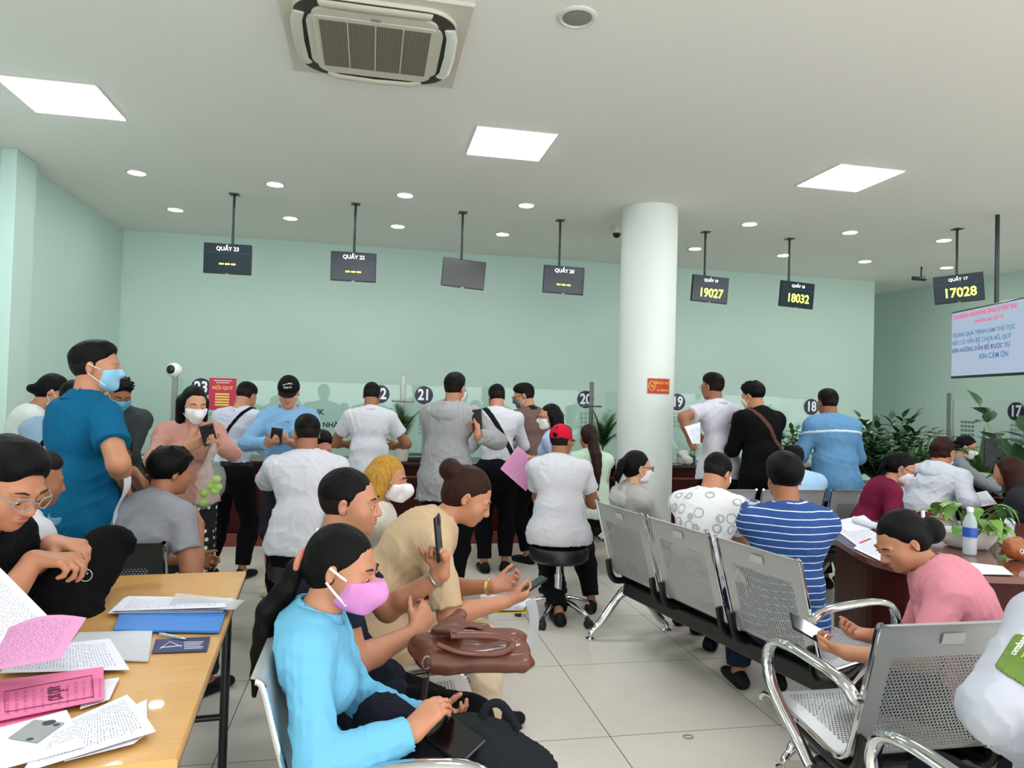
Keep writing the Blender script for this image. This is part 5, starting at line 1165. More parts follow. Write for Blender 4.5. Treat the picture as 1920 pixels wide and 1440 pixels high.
person('rhair', 'person with long dark hair at the desk, cut by the right edge', (1890, 925, 4.15), 115, 1.60, 1.0, sit=.44, lean=(8, 22), head=(0, 14, 0), handL=(-.15, .34, -.3), top=T('2A2A2E', sleeve='long'), hair=dict(style='long', L=.16, m=HBR), fem=True)
person('pinkpolo', 'woman in pink polo with low ponytail looking down at a phone, right foreground', (1690, 1045, 2.2), 140, 1.58, 1.05, rest=(1.665, 1.87, 90), sit=.42, lean=(0, 36), head=(32, 34, 0), handR=('p', 1628, 1192, 2.3), handL=('p', 1592, 1225, 2.08), poleR=(.7, -.4, -.6), poleL=(-.6, -.5, -.8), fR=((-.5, .8, .1), (0, -.2, .9)), fL=((.2, .9, .1), (0, -.2, .9)), curl=(45, 50), top=T('CE8491', collar=True, sleeve='elbow', hem=0.0), bottom=T('090B12'), hair=dict(style='bun', bz=-.03, bs=1.15, tie='E4E8E8'), fem=True, shoes='grey', h=.005, hh=.004, eyes=True, feet=((.1, .52), (-.1, .40)))
person('guard', 'person in white uniform shirt with a green arm patch at the right edge', (2062, 1035, 1.36), 80, 1.70, 1.12, sit=.45, side=12, lean=(4, 8), head=(0, 10, 0), handR=(.2, .3, -.3), handL=('p', 1960, 1420, 1.30), poleL=(-.9, -.5, -.6), fL=((.5, .8, 0), (0, 0, -1)), top=T('B6B7C2', sleeve='long', collar=True, fold=.01), bottom=T('15171E'), hair=dict(style='short'), h=.006)
# ------------------------------------------------------------------ things people hold, carry and use
stool((PEOPLE['seated_white']['base'][0], PEOPLE['seated_white']['base'][1]+.02, 0), 'round black swivel stool under the large man in white', .51)
stool((PEOPLE['redcap']['base'][0], PEOPLE['redcap']['base'][1], 0), 'round black swivel stool with chrome star base under the man in the red cap', .49)
SCRN = mat('phone_glass', '07080A', .06, spec=.7); PBK = mat('phone_black', '101114', .3)
def hold_phone(key, sd, up, nf, label, off=(0, 0, 0), colr=None):
    I = PEOPLE[key]; c, fd, pn = I['HP'][sd]; S, F = I['S1'], I['F1']
    u = nrm(S*up[0]+F*up[1]+V(0, 0, up[2])); n = S*nf[0]+F*nf[1]+V(0, 0, nf[2]); n = nrm(n-u*(n@u)); x = np.cross(u, n); Fm = np.stack([x, u, n], 1)
    p = c+I['base']+pn*.02+u*.02+S*off[0]+F*off[1]+V(0, 0, off[2])
    t = thing('phone', label, 'phone', p, 0)
    MB().box((0, 0, 0), (.074, .155, .008), Fm, .003).build('case', colr or PBK, t); MB().box(Fm@V(0, 0, .0042), (.068, .147, .001), Fm).build('screen', SCRN, t)
    MB().box(Fm@V(-.02, .055, -.005), (.025, .03, .003), Fm, .001).build('camera_lenses', SCRN, t); return t
hold_phone('phone', -1, (.05, -.12, 1), (-.3, -1, .1), 'black phone raised upright in a hand with a wristwatch', (0, .01, .02))
p = aty(842, 1378, 1.62); t = thing('phone', 'large black phone lying flat over the lap of the woman in the pink mask', 'phone', p); Fm = facing(nrm(V(-.25, -.35, 1)), (.7, .5, 0)) @ rotz(R(90))
MB().box((0, 0, 0), (.08, .165, .009), Fm, .003).build('case', PBK, t); MB().box(Fm@V(0, 0, .0048), (.074, .157, .001), Fm).build('screen', SCRN, t)
hold_phone('beige', 1, (-.1, .75, .45), (0, -.7, .8), 'phone held low by the woman with the dark bun')
hold_phone('pink', -1, (.3, .5, .7), (0, -1, .6), 'dark phone held by the woman in dusty pink', colr=mat('phone_dark', '2A1F26', .3))
hold_phone('capf', 1, (-.1, .6, .6), (0, -1, .7), 'phone held by the woman in the black cap')
hold_phone('mask2', 1, (0, .6, .6), (0, -1, .7), 'phone held by the man in the blue mask by the wall')
hold_phone('hoodie', 1, (-.2, .3, 1), (0, -1, .2), 'phone held up by the man in the grey hooded jacket', (.02, 0, .03))
hold_phone('pinkpolo', -1, (-.5, .8, .5), (-.3, -.6, .9), 'dark phone held in both hands by the woman in the pink polo', (0, .02, .01))

# paper
def paper_mat(name, col, ink, rows=120.0, dens=.5, tr=0):
    m, nt, b = nodes(name); vec, xyz = coords(nt, 'UV'); r = math_n(nt, 'MULTIPLY', xyz[1], rows); ln = math_n(nt, 'LESS_THAN', math_n(nt, 'FRACT', r), .38)
    cb = nt.nodes.new('ShaderNodeCombineXYZ'); nt.links.new(math_n(nt, 'MULTIPLY', xyz[0], 260), cb.inputs[0]); nt.links.new(math_n(nt, 'FLOOR', r), cb.inputs[1])
    w_ = nt.nodes.new('ShaderNodeTexNoise'); w_.inputs['Scale'].default_value = 1.0; w_.inputs['Detail'].default_value = 0; nt.links.new(cb.outputs[0], w_.inputs['Vector']); word = math_n(nt, 'GREATER_THAN', w_.outputs['Fac'], 1-dens)
    mx_ = math_n(nt, 'MULTIPLY', math_n(nt, 'GREATER_THAN', xyz[0], .02), math_n(nt, 'LESS_THAN', xyz[0], .185)); my_ = math_n(nt, 'MULTIPLY', math_n(nt, 'GREATER_THAN', xyz[1], .025), math_n(nt, 'LESS_THAN', xyz[1], .27))
    k = math_n(nt, 'MULTIPLY', math_n(nt, 'MULTIPLY', ln, word), math_n(nt, 'MULTIPLY', mx_, my_)); k = math_n(nt, 'MULTIPLY', k, .75)
    nt.links.new(mixc(nt, k, col, ink), b.inputs['Base Color']); b.inputs['Roughness'].default_value = .7
    if tr: b.inputs['Alpha'].default_value = tr
    return m
PAP = paper_mat('printed_paper', 'E0E1EC', '55556A'); PNK = paper_mat('pink_form', 'EC79A6', '8C2E58', 70); PNK2 = paper_mat('pink_thin_sheet', 'D995BE', '8C5A80', 90, tr=.85); BLANK = mat('blank_paper', 'E6E7EE', .7); PLC = mat('clear_plastic', 'E8ECEF', .15); 
m = PLC; m.node_tree.nodes['Principled BSDF'].inputs['Alpha'].default_value = .38
FILM = mat('bag_film', 'F0F4F4', .12); FILM.node_tree.nodes['Principled BSDF'].inputs['Alpha'].default_value = .16
FROST = mat('frosted_plastic', 'DFE3E8', .3); FROST.node_tree.nodes['Principled BSDF'].inputs['Alpha'].default_value = .72
def sheet(c4, mt, label, name='paper', cat='paper', th=.0012, bend=None, parent=None, grp=None, w_=.21, l_=.297, n=8, kind_name=None):
    """c4: world corners around the sheet; bend(u,v) lifts it"""
    A, B, C_, D = [np.asarray(q, float) for q in c4]; vs = []; fs = []; uv = []
    o_ = (A+B+C_+D)/4; nn = nrm(np.cross(B-A, D-A)); nn = nn if nn[2] > 0 else -nn
    for lay in (0, 1):
        for i in range(n+1):
            for j in range(n+1):
                u, v = i/n, j/n; p = A*(1-u)*(1-v)+B*u*(1-v)+C_*u*v+D*(1-u)*v-o_
                if bend: p = p+np.asarray(bend(u, v))
                vs.append(p+nn*th*lay)
    k = (n+1)*(n+1)
    for lay in (0, 1):
        for i in range(n):
            for j in range(n):
                a = lay*k+i*(n+1)+j; q = [a, a+n+1, a+n+2, a+1]; us = [(i/n, j/n), ((i+1)/n, j/n), ((i+1)/n, (j+1)/n), (i/n, (j+1)/n)]
                if lay: q = q; 
                else: q = q[::-1]; us = us[::-1]
                fs.append(tuple(q)); uv.append([(x*w_, y*l_) for x, y in us])
    for i in range(n):
        for (a, b_) in ((i, i+1), (k-n-1+i, k-n+i), (i*(n+1), (i+1)*(n+1)), (i*(n+1)+n, (i+1)*(n+1)+n)):
            fs.append((a, b_, b_+k, a+k)); uv.append([(0, 0)]*4)
    o = link_mesh(name, vs, fs, [mt], parent, True, None, uv); autosmooth(o, 50); o.location = o_
    if parent is None: tag(o, label, cat, grp)
    return o
Z0 = .7515
def tq(pts, z): return [atz(x, y, z) for x, y in pts]
sheet(tq([(213, 1184), (226, 1149), (424, 1147), (411, 1187)], Z0+.004), mat('folder_blue', '3B84D6', .35), 'bright blue plastic folder on the wood table', 'folder', 'folder', th=.006)
for i, q in enumerate([[(202, 1150), (232, 1122), (430, 1124), (418, 1148)], [(228, 1147), (240, 1118), (436, 1122), (432, 1143)], [(210, 1146), (236, 1120), (420, 1126), (424, 1145)]]):
    sheet(tq(q, Z0+.012+.003*i), PAP, 'printed white sheet in the small pile on the blue folder, ' + ('at the bottom', 'in the middle', 'on top')[i], grp='paper pile on the blue folder', bend=(lambda u, v: V(0, 0, .012*math.sin(3*u+1)*v)) if i == 2 else None)
sheet(tq([(318, 1137), (330, 1112), (458, 1126), (440, 1143)], Z0+.024), PLC, 'clear plastic sleeve sticking out past the table corner', 'plastic_sleeve', 'plastic sleeve')
sheet(tq([(148, 1188), (286, 1184), (278, 1240), (110, 1238)], Z0+.004), FROST, 'frosted plastic document folder near the middle of the table', 'plastic_folder', 'folder', th=.004, bend=lambda u, v: V(0, 0, .006*math.sin(5*u)*math.sin(3*v)))
sheet(tq([(0, 1262), (40, 1215), (206, 1205), (243, 1256)], Z0+.009), PAP, 'printed sheet lying above the pink file', bend=lambda u, v: V(0, 0, .01*u*v))
sheet(tq([(150, 1330), (160, 1280), (224, 1271), (205, 1312)], Z0+.005), BLANK, 'plain white sheet peeking out right of the pink file')
o = sheet(tq([(-40, 1360), (-40, 1284), (194, 1252), (195, 1312)], Z0+.012), PNK, 'bright pink file cover with printed title', 'file_cover', 'file', th=.003, w_=.3, l_=.21)
fr_ = atz(100, 1300, Z0+.0165); xa = nrm(atz(101, 1318, Z0)-atz(98, 1282, Z0)); za = V(0, 0, 1)
tx = text('HỒ SƠ', .034, (np.stack([xa, np.cross(za, xa), za], 1), fr_-np.array(o.location)), mat('dark_pink_ink', '6E1F48', .6), o, bold=.008, sx=.8)
mb = MB(); cs = [atz(x, y, Z0+.0165)-np.array(o.location) for x, y in ((8, 1297), (172, 1266), (176, 1306), (10, 1335))]; mb.tube(cs, .0009, 4, closed=True); mb.build('printed_border', mat('dark_pink_ink', ''), o)
sheet(tq([(-40, 1398), (-40, 1352), (120, 1326), (110, 1366)], Z0+.004), PNK, 'pink form half covered by white papers at the bottom left', w_=.3, l_=.2)
sheet(tq([(120, 1428), (250, 1395), (272, 1378), (205, 1330)], Z0+.008), BLANK, 'white sheet under the printed sheet at the near table corner')
sheet(tq([(205, 1345), (275, 1312), (276, 1346), (230, 1370)], Z0+.006), BLANK, 'white sheet corner at the right of the near papers')
sheet(tq([(40, 1450), (110, 1360), (238, 1304), (292, 1372)], Z0+.014), PAP, 'printed sheet nearest the right table edge', bend=lambda u, v: V(0, 0, .006*math.sin(3*u)))
o = sheet(tq([(-60, 1460), (-40, 1376), (125, 1332), (160, 1400)], Z0+.019), BLANK, 'white photocopy with a grey identity card image')
cc = tq([(16, 1384), (64, 1350), (121, 1356), (70, 1393)], Z0+.0215); mb = MB(); sheet([q for q in cc], mat('copy_grey', '9A9D9E', .7), None, 'card_copy').parent = o
oo = bpy.data.objects['card_copy']; del oo['category']; oo.location = Vector(oo.location)-Vector(o.location)
mb = MB()
for x, y, r_ in ((92, 1355, .012), (106, 1359, .006), (56, 1386, .006)): q_ = atz(x, y, Z0+.0228)-np.array(oo.location)-np.array(o.location); mb.lathe([(r_, 0), (r_, .0004)], q_, 20)
mb.build('copy_print', mat('copy_dark', '3C3E40', .7), oo)
# lifted sheets at the left
a = atz(0, 1250, Z0); 
sheet([aty(-60, 1255, 1.75), aty(93, 1160, 1.9), aty(0, 1066, 2.05), aty(-120, 1130, 1.95)], PAP, 'printed white sheet being lifted at the left edge', bend=lambda u, v: V(0, 0, .012*math.sin(3*u)))
sheet([aty(-40, 1262, 1.72), aty(112, 1236, 1.75), aty(162, 1160, 1.85), aty(-30, 1205, 1.85)], PNK2, 'thin pink sheet being turned over above the pink file', bend=lambda u, v: V(0, 0, .03*math.sin(3.1*u)*v))
# leaflet and pen
sheet(tq([(284, 1225), (292, 1199), (394, 1194), (388, 1221)], Z0+.002), mat('leaflet_navy', '1D2660', .3), 'small navy leaflet with white print near the table edge', 'leaflet', 'leaflet', th=.001)
o = bpy.data.objects['leaflet']; mb = MB()
for k in range(5): q0 = atz(345, 1204+3*k, Z0+.0038); q1 = atz(382-3*(k % 3), 1203+3*k, Z0+.0038); mb.tube([q0-np.array(o.location), q1-np.array(o.location)], .0008, 4)
mb.build('small_print', WHT, o); mb = MB(); q0, q1, q2 = [atz(x, y, Z0+.0038)-np.array(o.location) for x, y in ((300, 1216), (318, 1203), (340, 1212))]; mb.tube([q0, q1, q2], .001, 4); mb.tube([q0+V(0, .008, 0), q2+V(0, .008, 0)], .001, 4); mb.build('emblem', WHT, o)
a, b_ = atz(300, 1189, Z0+.006), atz(341, 1197, Z0+.006); t = thing('pen', 'silver ballpoint pen above the navy leaflet', 'pen', (a+b_)/2); c_ = (a+b_)/2; d = nrm(b_-a)
MB().tube([a-c_, b_-c_], .0048, 12).build('barrel', mat('silver', ''), t, True); MB().tube([b_-c_, b_-c_+d*.008, b_-c_+d*.016], [.004, .003, .001], 10).build('tip', CHR, t, True); MB().tube([a-c_-d*.012, a-c_], .0028, 8).build('push_button', BLK, t, True)

# bags as soft bodies
def softbag(name, label, cat, c, parts, mt, h=.006, nz=(.004, 40, 3), fold=.004, cuts=()):
    f = Fld(); c = np.asarray(c, float)
    for kind, *a in parts:
        getattr(f, kind)(*a[:-1], **a[-1])
    for q in cuts: f.cut(*q)
    f.noise(*nz); f.fold = fold; t = thing(name, label, cat, c); fobj(f, h, 'body', mt, t); return t
FAB = mat('black_fabric', '060608', .8, spec=.1, bump=.25, bscale=250); CHA = mat('charcoal_fabric', '1A1D22', .85, spec=.15, bump=.25, bscale=250)
c0 = aty(150, 1080, 2.5); a, b_ = aty(98, 1150, 2.42)-c0, aty(208, 1020, 2.66)-c0; ax = nrm(b_-a); wv = nrm(np.cross(ax, V(.2, -1, .2)))
t = softbag('backpack', 'black backpack with a small ring logo at the left side of the table', 'bag', c0, [('cone', a, b_, .085, .06, dict(k=.03, flat=(wv, 1.25))), ('ell', b_+ax*.03+wv*.02, (.03, .04, .035), dict(k=.04)), ('ell', a+wv*.05, (.1, .1, .07), dict(k=.05))], FAB, fold=.003)
q = aty(163, 1077, 2.36)-c0; mb = MB(); mb.tube([q+V(.018*math.cos(x), -.01, .018*math.sin(x)) for x in np.linspace(0, 6.283, 25)[:-1]], .0016, 6, closed=True); mb.tube([q+V(.004, -.012, .006), q+V(.006, -.012, .004)], .003, 6); mb.build('ring_logo', mat('silver', ''), t)
# brown leather satchel
LEA2 = mat('brown_leather', '5E2D18', .52, bump=.2, bscale=45, var=.4, vscale=9, coat=.2)
c0 = aty(882, 1216, 2.12); Rm = rotz(R(4)) @ rotaxis((1, 0, 0), R(-14)) @ rotaxis((0, 1, 0), R(4))
def bb(v): return Rm @ V(*v)
f = [('cone', bb((-.13, -.02, -.015)), bb((.13, -.02, -.01)), .042, .045, dict(k=.03, flat=(bb((0, 1, .15)), 2.2))), ('cone', bb((-.15, .05, .0)), bb((.14, .05, .01)), .03, .03, dict(k=.03, flat=(bb((0, 1, 0)), 2.0))),
     ('ell', bb((0, -.1, -.03)), (.17, .03, .03), dict(Rm=Rm, k=.02)), ('cone', bb((-.11, -.04, .05)), bb((.02, .06, .065)), .006, .008, dict(k=.015, flat=(bb((.6, -1, 0)), 6))), ('cone', bb((.03, -.03, .055)), bb((.14, .04, .04)), .006, .007, dict(k=.015, flat=(bb((.5, -1, 0)), 6))),
     ('cone', bb((-.1, .0, .045)), bb((-.02, .05, .10)), .009, .012, dict(k=.02, flat=(bb((1, 0, .2)), 2.2)))]
t = softbag('leather_bag', 'soft brown leather bag resting on the lap of the man with the raised phone', 'bag', c0, f, LEA2, nz=(.004, 22, 4), fold=.0045)
mb = MB(); mb.tube(spline([bb((-.12, -.11, .02)), bb((-.05, -.135, .0)), bb((.06, -.13, .0)), bb((.1, -.1, .03)), bb((.04, -.09, .045)), bb((-.08, -.09, .045))], 5), .006, 8, flat=2); mb.build('pocket_edge', LEA2, t, True)
q = aty(800, 1250, 1.98)-c0; mb = MB(); mb.tube([q+V(.012*math.cos(x), 0, .018*math.sin(x)+.01) for x in np.linspace(0, 6.283, 15)[:-1]], .0028, 6, closed=True); mb.tube(spline([q+V(0, 0, -.005), q+V(.006, 0, -.025), q+V(-.004, 0, -.04), q+V(0, 0, -.03)], 4), .0025, 6); mb.build('metal_clasp', CHR, t, True)
mb = MB(); mb.tube(spline([q+V(0, 0, -.03), q+V(-.008, 0, -.10), q+V(-.02, .0, -.17)], 5), .009, 8, flat=.35); mb.build('strap', mat('dark_leather', '241211', .4), t, True)
# charcoal backpack and navy bundle on the front lap
c0 = aty(880, 1400, 1.68); t = softbag('backpack', 'charcoal fabric backpack on the lap of the woman in the pink mask', 'bag', c0, [('ell', V(0, .0, -.02), (.14, .12, .085), dict(k=.03)), ('ell', V(.09, -.03, -.05), (.12, .12, .055), dict(k=.04)), ('ell', V(-.06, -.02, -.04), (.12, .11, .06), dict(k=.04))], CHA, fold=.006)
mb = MB(); mb.tube(spline([V(.03, .02, .055), V(.045, .02, .085), V(.08, .02, .085), V(.12, .0, .03)], 5), .011, 8, flat=.4); mb.build('carry_loop', CHA, t, True)
mb = MB(); mb.tube(spline([V(-.12, -.11, -.03), V(-.02, -.13, -.02), V(.08, -.13, -.02), V(.16, -.12, -.05)], 5), .006, 8); mb.build('zip', FAB, t, True)
c0 = aty(722, 1352, 1.72); t = softbag('folded_jacket', 'dark navy cloth bundle held under the forearm of the woman in light blue', 'jacket', c0, [('ell', V(0, 0, 0), (.07, .10, .055), dict(k=.03)), ('ell', V(.03, .0, -.03), (.07, .09, .05), dict(k=.03))], cloth('cloth_12141F', '12141F'), fold=.007)
# papers and yellow folder on the beige lap
q = [aty(905, 1150, 2.86), aty(985, 1150, 2.80), aty(1000, 1128, 3.05), aty(905, 1118, 3.1)]
sheet(q, mat('yellow_folder', 'E8D23A', .5), 'yellow folder edge on the lap of the woman in the cream tee', 'folder', 'folder', th=.004)
sheet([p_+V(-.01, .0, .012) for p_ in q], PAP, 'printed sheets on the lap of the woman in the cream tee')
sheet([aty(985, 1128, 2.8), aty(1003, 1120, 2.95), aty(1000, 1215, 2.95), aty(984, 1205, 2.8)], FROST, 'translucent plastic sheet hanging over the knees in cream trousers', 'plastic_sheet', 'plastic sheet', bend=lambda u, v: V(.02*math.sin(3*v), 0, 0))
# clear bag with green fruit
cg = aty(396, 888, 4.22)
f = Fld(); f.ell(V(-.0, 0, -.06), (.075, .06, .10), None, .03); f.cone(V(0, 0, 0), V(.01, .0, .16), .055, .012, .05); f.ell(V(-.03, 0, -.15), (.045, .04, .05), None, .05); f.noise(.006, 55, 4); f.fold = .005
t = thing('plastic_bag', 'clear plastic bag hanging from the hand of the woman in dusty pink', 'bag', cg); fobj(f, .006, 'bag_film', FILM, t)
LIME = mat('lime_green', '9CC41E', .45, var=.3, vscale=30); rs = np.random.RandomState(4); fr1 = None
for k, (x, y, z) in enumerate([(.03, -.01, -.03), (.0, .01, -.07), (-.035, 0, -.11), (.02, .01, -.1), (-.03, -.01, -.16), (.035, .01, -.075)]):
    o = MB().ball(V(0, 0, 0), (.026, .024, .023), 14, 9).build('green_fruit', LIME, None, True) if k == 0 else fr1.copy()
    if k == 0: fr1 = o
    else: COL.objects.link(o)
    o.location = cg+V(x, y, z); tag(o, 'small yellow-green fruit inside the clear plastic bag', 'fruit', 'fruit in the clear bag')
# documents in hands
q = [aty(971, 836, 5.02), aty(938, 879, 4.95), aty(986, 921, 4.9), aty(1016, 876, 4.97)]
t = sheet(q, PNK2, 'pink document in a clear sleeve held out by the woman with long hair', 'document', 'document', w_=.2, l_=.28); 
sheet([aty(282, 793, 5.0)*0+aty(1283, 800, 5.45), aty(1313, 792, 5.5), aty(1313, 832, 5.45), aty(1298, 832, 5.4)], PAP, 'white sheets held by the man in the logo polo', w_=.1, l_=.1)
o = sheet([aty(232, 895, 3.25), aty(246, 893, 3.3), aty(222, 968, 3.3), aty(214, 985, 3.25)], FROST, 'rolled clear document sleeve held by the man in the teal polo', 'document_sleeve', 'document', bend=lambda u, v: V(.01*math.sin(6*v), 0, 0))
# counter clutter right of the pillar
zc = .803
def onc(px, Y, z=zc): p_ = aty(px, 800, Y); return V(p_[0], Y, z)
f = Fld(); f.ell(V(0, 0, .05), (.09, .07, .05), None, .03); f.ell(V(-.03, 0, .11), (.06, .05, .05), None, .03); f.cut(V(0, 0, 0), V(0, 0, -1)); f.noise(.01, 50, 2); f.fold = .01
t = thing('plastic_bag', 'crumpled white plastic bag on the counter right of the pillar', 'bag', onc(1285, 7.08)); fobj(f, .007, 'bag_film', mat('white_bag_film', 'D8D6CC', .4), t)
t = thing('pen_cup', 'small pen cup with blue pens on the counter under number 19', 'pen cup', onc(1300, 7.15)); MB().lathe([(.03, 0), (.034, .09), (.03, .09), (.028, .01)], seg=20).build('cup', mat('teal_plastic', '2E4E60', .4), t, True)
mb = MB(); [mb.tube([V(.01*math.cos(a), .01*math.sin(a), .01), V(.03*math.cos(a), .03*math.sin(a), .15)], .004, 6) for a in (0, 1.7, 3.1, 4.6)]; mb.build('pens', mat('pen_blue', '2A5B9A', .4), t)
t = thing('box', 'small brown cardboard box on the counter right of the pillar', 'box', onc(1292, 7.3)); MB().box((0, 0, .05), (.09, .07, .10), None, .003).build('carton', mat('cardboard', 'A9835C', .7), t); MB().box((0, 0, .1005), (.02, .071, .001)).build('tape', mat('tape', 'C9B48C', .3), t)
for i, (px, Y, lab) in enumerate(((560, 7.2, 'in front of the blue shirt'), (250, 7.15, 'at its left end'), (1270, 7.4, 'right of the pillar'), (730, 7.3, 'by the palm'))):
    c_ = onc(px, Y, zc+.002); sheet([c_+V(-.1, -.14, 0), c_+V(.1, -.14, 0), c_+V(.1, .14, 0), c_+V(-.1, .14, 0)], PAP, 'white sheets lying on the counter '+lab, th=.004)
t = thing('document_tray', 'small dark document tray on the counter beside the palm by 21', 'tray', onc(782, 7.3)); MB().box((0, 0, .012), (.2, .26, .024), None, .004).build('base', BLK, t); MB().box((0, 0, .06), (.2, .26, .012), None, .004).build('upper_tray', BLK, t); mb = MB(); [mb.tube([(sx*.095, sy*.12, .02), (sx*.095, sy*.12, .06)], .004, 6) for sx in (-1, 1) for sy in (-1, 1)]; mb.build('riser', BLK, t)
# counter 17
t = thing('computer_monitor', 'black computer monitor seen from behind on counter 17', 'monitor', V(6.42, 6.05, .78)); n = nrm(V(-.6, -.8, 0)); Fm = facing(n)
MB().box(V(0, 0, .26), (.5, .3, .03), Fm, .005).build('housing', mat('monitor_back', '1B1C20', .5), t); MB().box(V(0, 0, .06), (.05, .02, .12), None).build('neck', BLK, t); MB().box(V(0, 0, .006), (.22, .16, .012), rotz(.6), .003).build('foot', BLK, t)
t = thing('notice', 'small white notice on the glass below number 17', 'notice', (6.345, 5.9, aty(1890, 845, 5.9)[2])); MB().box((0, 0, 0), (.003, .16, .10)).build('sheet', BLANK, t); mb = MB(); [mb.box((-.002, 0, .03-.015*k), (.001, .12, .004)) for k in range(5)]; mb.build('small_print', mat('ink', '5A5A66', .6), t)

# ------------------------------------------------------------------ desk items
def dz(x, y, z=.7515): return atz(x, y, z)
for i, (q, lab, mt) in enumerate([([(1555, 985), (1600, 975), (1660, 1010), (1615, 1030)], 'printed sheets at the left end of the red-brown desk', PAP), ([(1600, 1028), (1640, 1000), (1700, 1030), (1650, 1052)], 'white sheets near the curved desk edge behind the pink polo woman', PAP),
    ([(1560, 978), (1620, 966), (1650, 990), (1590, 998)], 'white sheet under the rolled paper', BLANK), ([(1790, 1052), (1880, 1062), (1900, 1078), (1788, 1076)], 'white sheet at the near edge of the desk beside the pink collar', BLANK), ([(1735, 985), (1765, 990), (1750, 998), (1725, 992)], 'small white slip in front of the maroon sleeve', BLANK), ([(1800, 930), (1850, 920), (1870, 945), (1812, 955)], 'sheet being written on by the person in the white jacket', PAP)]):
    sheet([dz(x, y, .7525+.001*i) for x, y in q], mt, lab)
a, b_ = dz(1602, 974, .775), dz(1648, 988, .775); mb = MB(); mb.tube([a-a, (b_-a)*.5, b_-a], .02, 16); o = mb.build('rolled_paper', BLANK, None, True); o.location = a; tag(o, 'rolled white paper lying on the desk papers', 'paper roll')
t = thing('table_sign', 'small white stand card on the desk in front of the maroon sleeve', 'sign', dz(1731, 992)); MB().box((0, 0, .055), (.018, .012, .11), rotaxis((1, 0, 0), R(-6)), .001).build('card', WHT, t); MB().box((0, 0, .003), (.04, .03, .006), None, .001).build('foot', WHT, t)
a, b_ = dz(1613, 1018, .757), dz(1632, 1010, .757); o = MB().tube([(0, 0, 0), b_-a], .004, 8).build('pen', mat('pen_red', 'C02A3A', .4), None, True); o.location = a; tag(o, 'red pen on the papers at the left of the desk', 'pen')
p = dz(1818, 1040); t = thing('water_bottle', 'clear plastic water bottle with blue label in front of the white bowl', 'bottle', p)
m, nt, b = nodes('clear_pet')
b.inputs['Base Color'].default_value = lin('DDE6EA'); b.inputs['Roughness'].default_value = .08; b.inputs['Alpha'].default_value = .42; PET = m
MB().lathe([(.004, .004), (.024, .0), (.031, .008), (.032, .06), (.031, .13), (.030, .16), (.022, .185), (.013, .2), (.0125, .215)], seg=28).build('bottle_body', PET, t, True)
MB().lathe([(.001, .006), (.028, .006), (.0295, .075), (.001, .075)], seg=24).build('water', mat('water', 'D5E0E6', .1), t, True); bpy.data.materials['water'].node_tree.nodes['Principled BSDF'].inputs['Alpha'].default_value = .6
MB().lathe([(.0322, .088), (.0322, .135)], seg=28).build('label', mat('bottle_blue', '1F4FA8', .4), t, True); MB().lathe([(.015, .212), (.015, .23), (.013, .232)], seg=20).build('cap', WHT, t, True)
p = dz(1884, 1018); t = thing('plastic_cup', 'clear plastic takeaway cup with straw on the desk', 'cup', p)
MB().lathe([(.03, 0), (.033, .002), (.046, .11), (.047, .112), (.045, .112), (.032, .006)], seg=28).build('cup', PET, t, True); MB().lathe([(.03, .003), (.034, .03), (.001, .03)], seg=24).build('drink', mat('lime_drink', 'C9D08A', .3), t, True)
MB().lathe([(.048, .11), (.048, .118), (.03, .135), (.001, .137)], seg=24).build('lid', PET, t, True); MB().tube([(0.005, 0, .03), (-.01, 0, .19)], .004, 8).build('straw', WHT, t, True)
# ring on the floor
p = atz(1290, 1381, .003); o = MB().tube([V(.022*math.cos(x), .016*math.sin(x), 0) for x in np.linspace(0, 6.283, 25)[:-1]], .0018, 6, closed=True).build('rubber_band', mat('band_grey', '7A7468', .6), None, True); o.location = p; tag(o, 'small grey rubber ring lying on the floor tiles', 'rubber band')

# ------------------------------------------------------------------ marks on clothing
def surf(key, dx, dz_, side=-1):
    I = PEOPLE[key]; o_ = I['Cc']+I['S2']*dx+I['u2']*dz_; d = I['f2']*side; p_ = o_+d*.35
    for _ in range(150):
        if I['top'].at(p_) < .001: break
        p_ = p_-d*.0025
    return p_, d
I = PEOPLE['logo']; p_, d = surf('logo', .09, .03); Fm = facing(d, I['u2'])
mb = MB(); mb.add([p_+Fm@V(x, y, .004+z) for z in (0, .003) for x, y in ((-.03, -.02), (.03, -.022), (-.004, .05))], [(0, 2, 1), (3, 4, 5), (0, 1, 4, 3), (1, 2, 5, 4), (2, 0, 3, 5)]); mb.build('printed_emblem', mat('print_orange', 'E2673A', .6), I['root'])
text('DESIGN & BUILD', .028, (Fm, p_+Fm@V(0, -.055, .004)), mat('print_red', 'C23B5A', .6), I['root'], bold=.02, shear=.3) if False else None
mb = MB(); rs = np.random.RandomState(8)
for k in range(9): x = -.09+.02*k; mb.tube(spline([p_+Fm@V(x, -.05, .005), p_+Fm@V(x+.008, -.035-.008*rs.rand(), .005), p_+Fm@V(x+.012, -.055, .005), p_+Fm@V(x+.02, -.048, .005)], 3), .0028, 5)
mb.build('printed_script', mat('print_red', 'C23B5A', .6), I['root'], True)
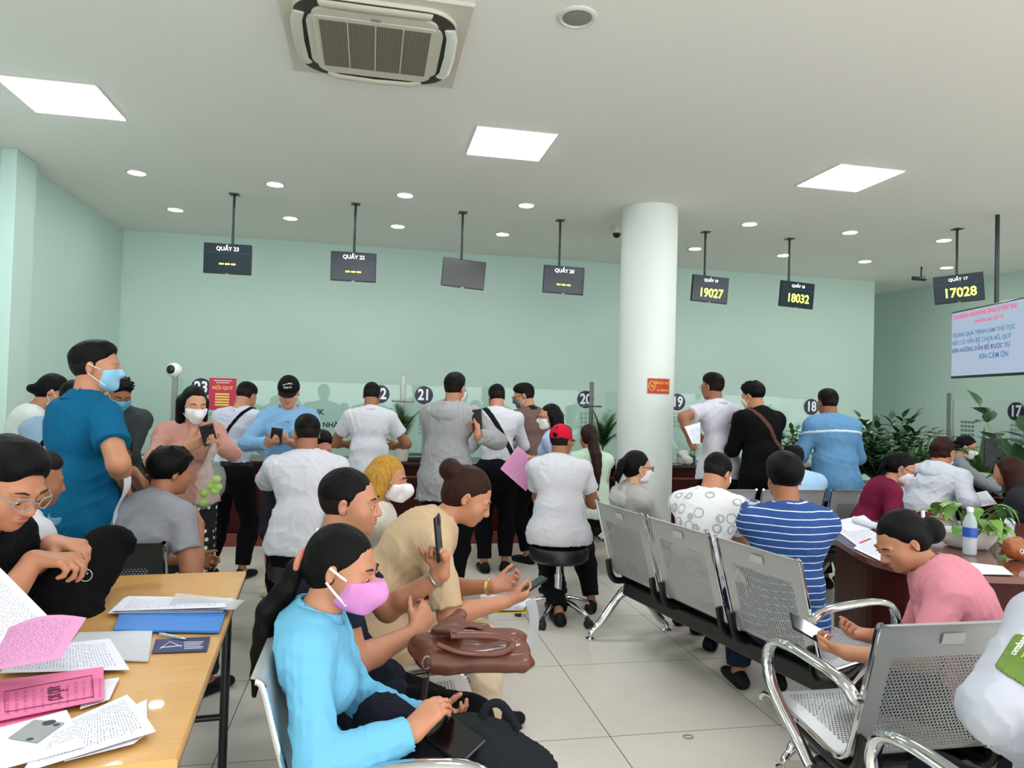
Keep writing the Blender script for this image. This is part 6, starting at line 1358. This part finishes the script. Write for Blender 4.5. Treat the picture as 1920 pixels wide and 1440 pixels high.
I = PEOPLE['guard']; sh, el = I['SH'][-1], I['EL'][-1]; c_ = sh+(el-sh)*.28; d = nrm(V(-.75, -.65, .05)); p_ = c_+d*.2
for _ in range(120):
    if I['top'].at(p_) < .001: break
    p_ = p_-d*.0025
q = Fld().shell(I['top'], .004); Fm = facing(d, nrm(sh-el)); q.cut(p_+Fm@V(.036, 0, 0), Fm[:, 0]); q.cut(p_-Fm@V(.036, 0, 0), -Fm[:, 0]); q.cut(p_+Fm@V(0, .045, 0), Fm[:, 1]); q.cut(p_-Fm@V(0, .045, 0), -Fm[:, 1]); q.cut(p_-d*.04, -d)
fobj(q, .004, 'arm_patch', mat('patch_green', '5E7A2A', .7, bump=.2, bscale=300, var=.2, vscale=40), I['root'])
text('Vietcombank', .017, (Fm@rotz(R(90)), p_+Fm@V(-.022, 0, .007)), WHT, I['root'], bold=.02); mb = MB(); mb.tube([p_+Fm@V(-.008, -.035, .006), p_+Fm@V(-.006, .03, .006), p_+Fm@V(.02, .036, .006)], .002, 5); mb.tube([p_+Fm@V(.012, -.01, .006), p_+Fm@V(.02, -.0, .006), p_+Fm@V(.024, -.014, .006)], .0015, 5, closed=True); mb.build('patch_piping', mat('patch_yellow', 'D9B84A', .6), I['root'])
I = PEOPLE['mono']; e_ = I['HC']+I['M']@V(.083, .004, -.012); MB().tube([e_, e_+I['M']@V(.004, .012, -.03)], .004, 8).build('earbud', WHT, I['root'], True)

c0 = atz(1915, 1052, .7525)+V(0, .03, .05); t = softbag('purse', 'small tan leather purse with a metal ring on the desk at the right edge', 'purse', c0, [('ell', V(0, 0, 0), (.06, .045, .05), dict(k=.02)), ('cone', V(-.04, 0, .03), V(.03, .0, .045), .018, .015, dict(k=.02))], mat('tan_leather', '9A5526', .4, bump=.2, bscale=60, var=.3, vscale=12), cuts=((V(0, 0, -.047), V(0, 0, -1)),), fold=.005)
MB().tube([V(-.02+.010*math.cos(a), -.05, .0+.010*math.sin(a)) for a in np.linspace(0, 6.283, 15)[:-1]], .0022, 6, closed=True).build('metal_ring', CHR, t, True)
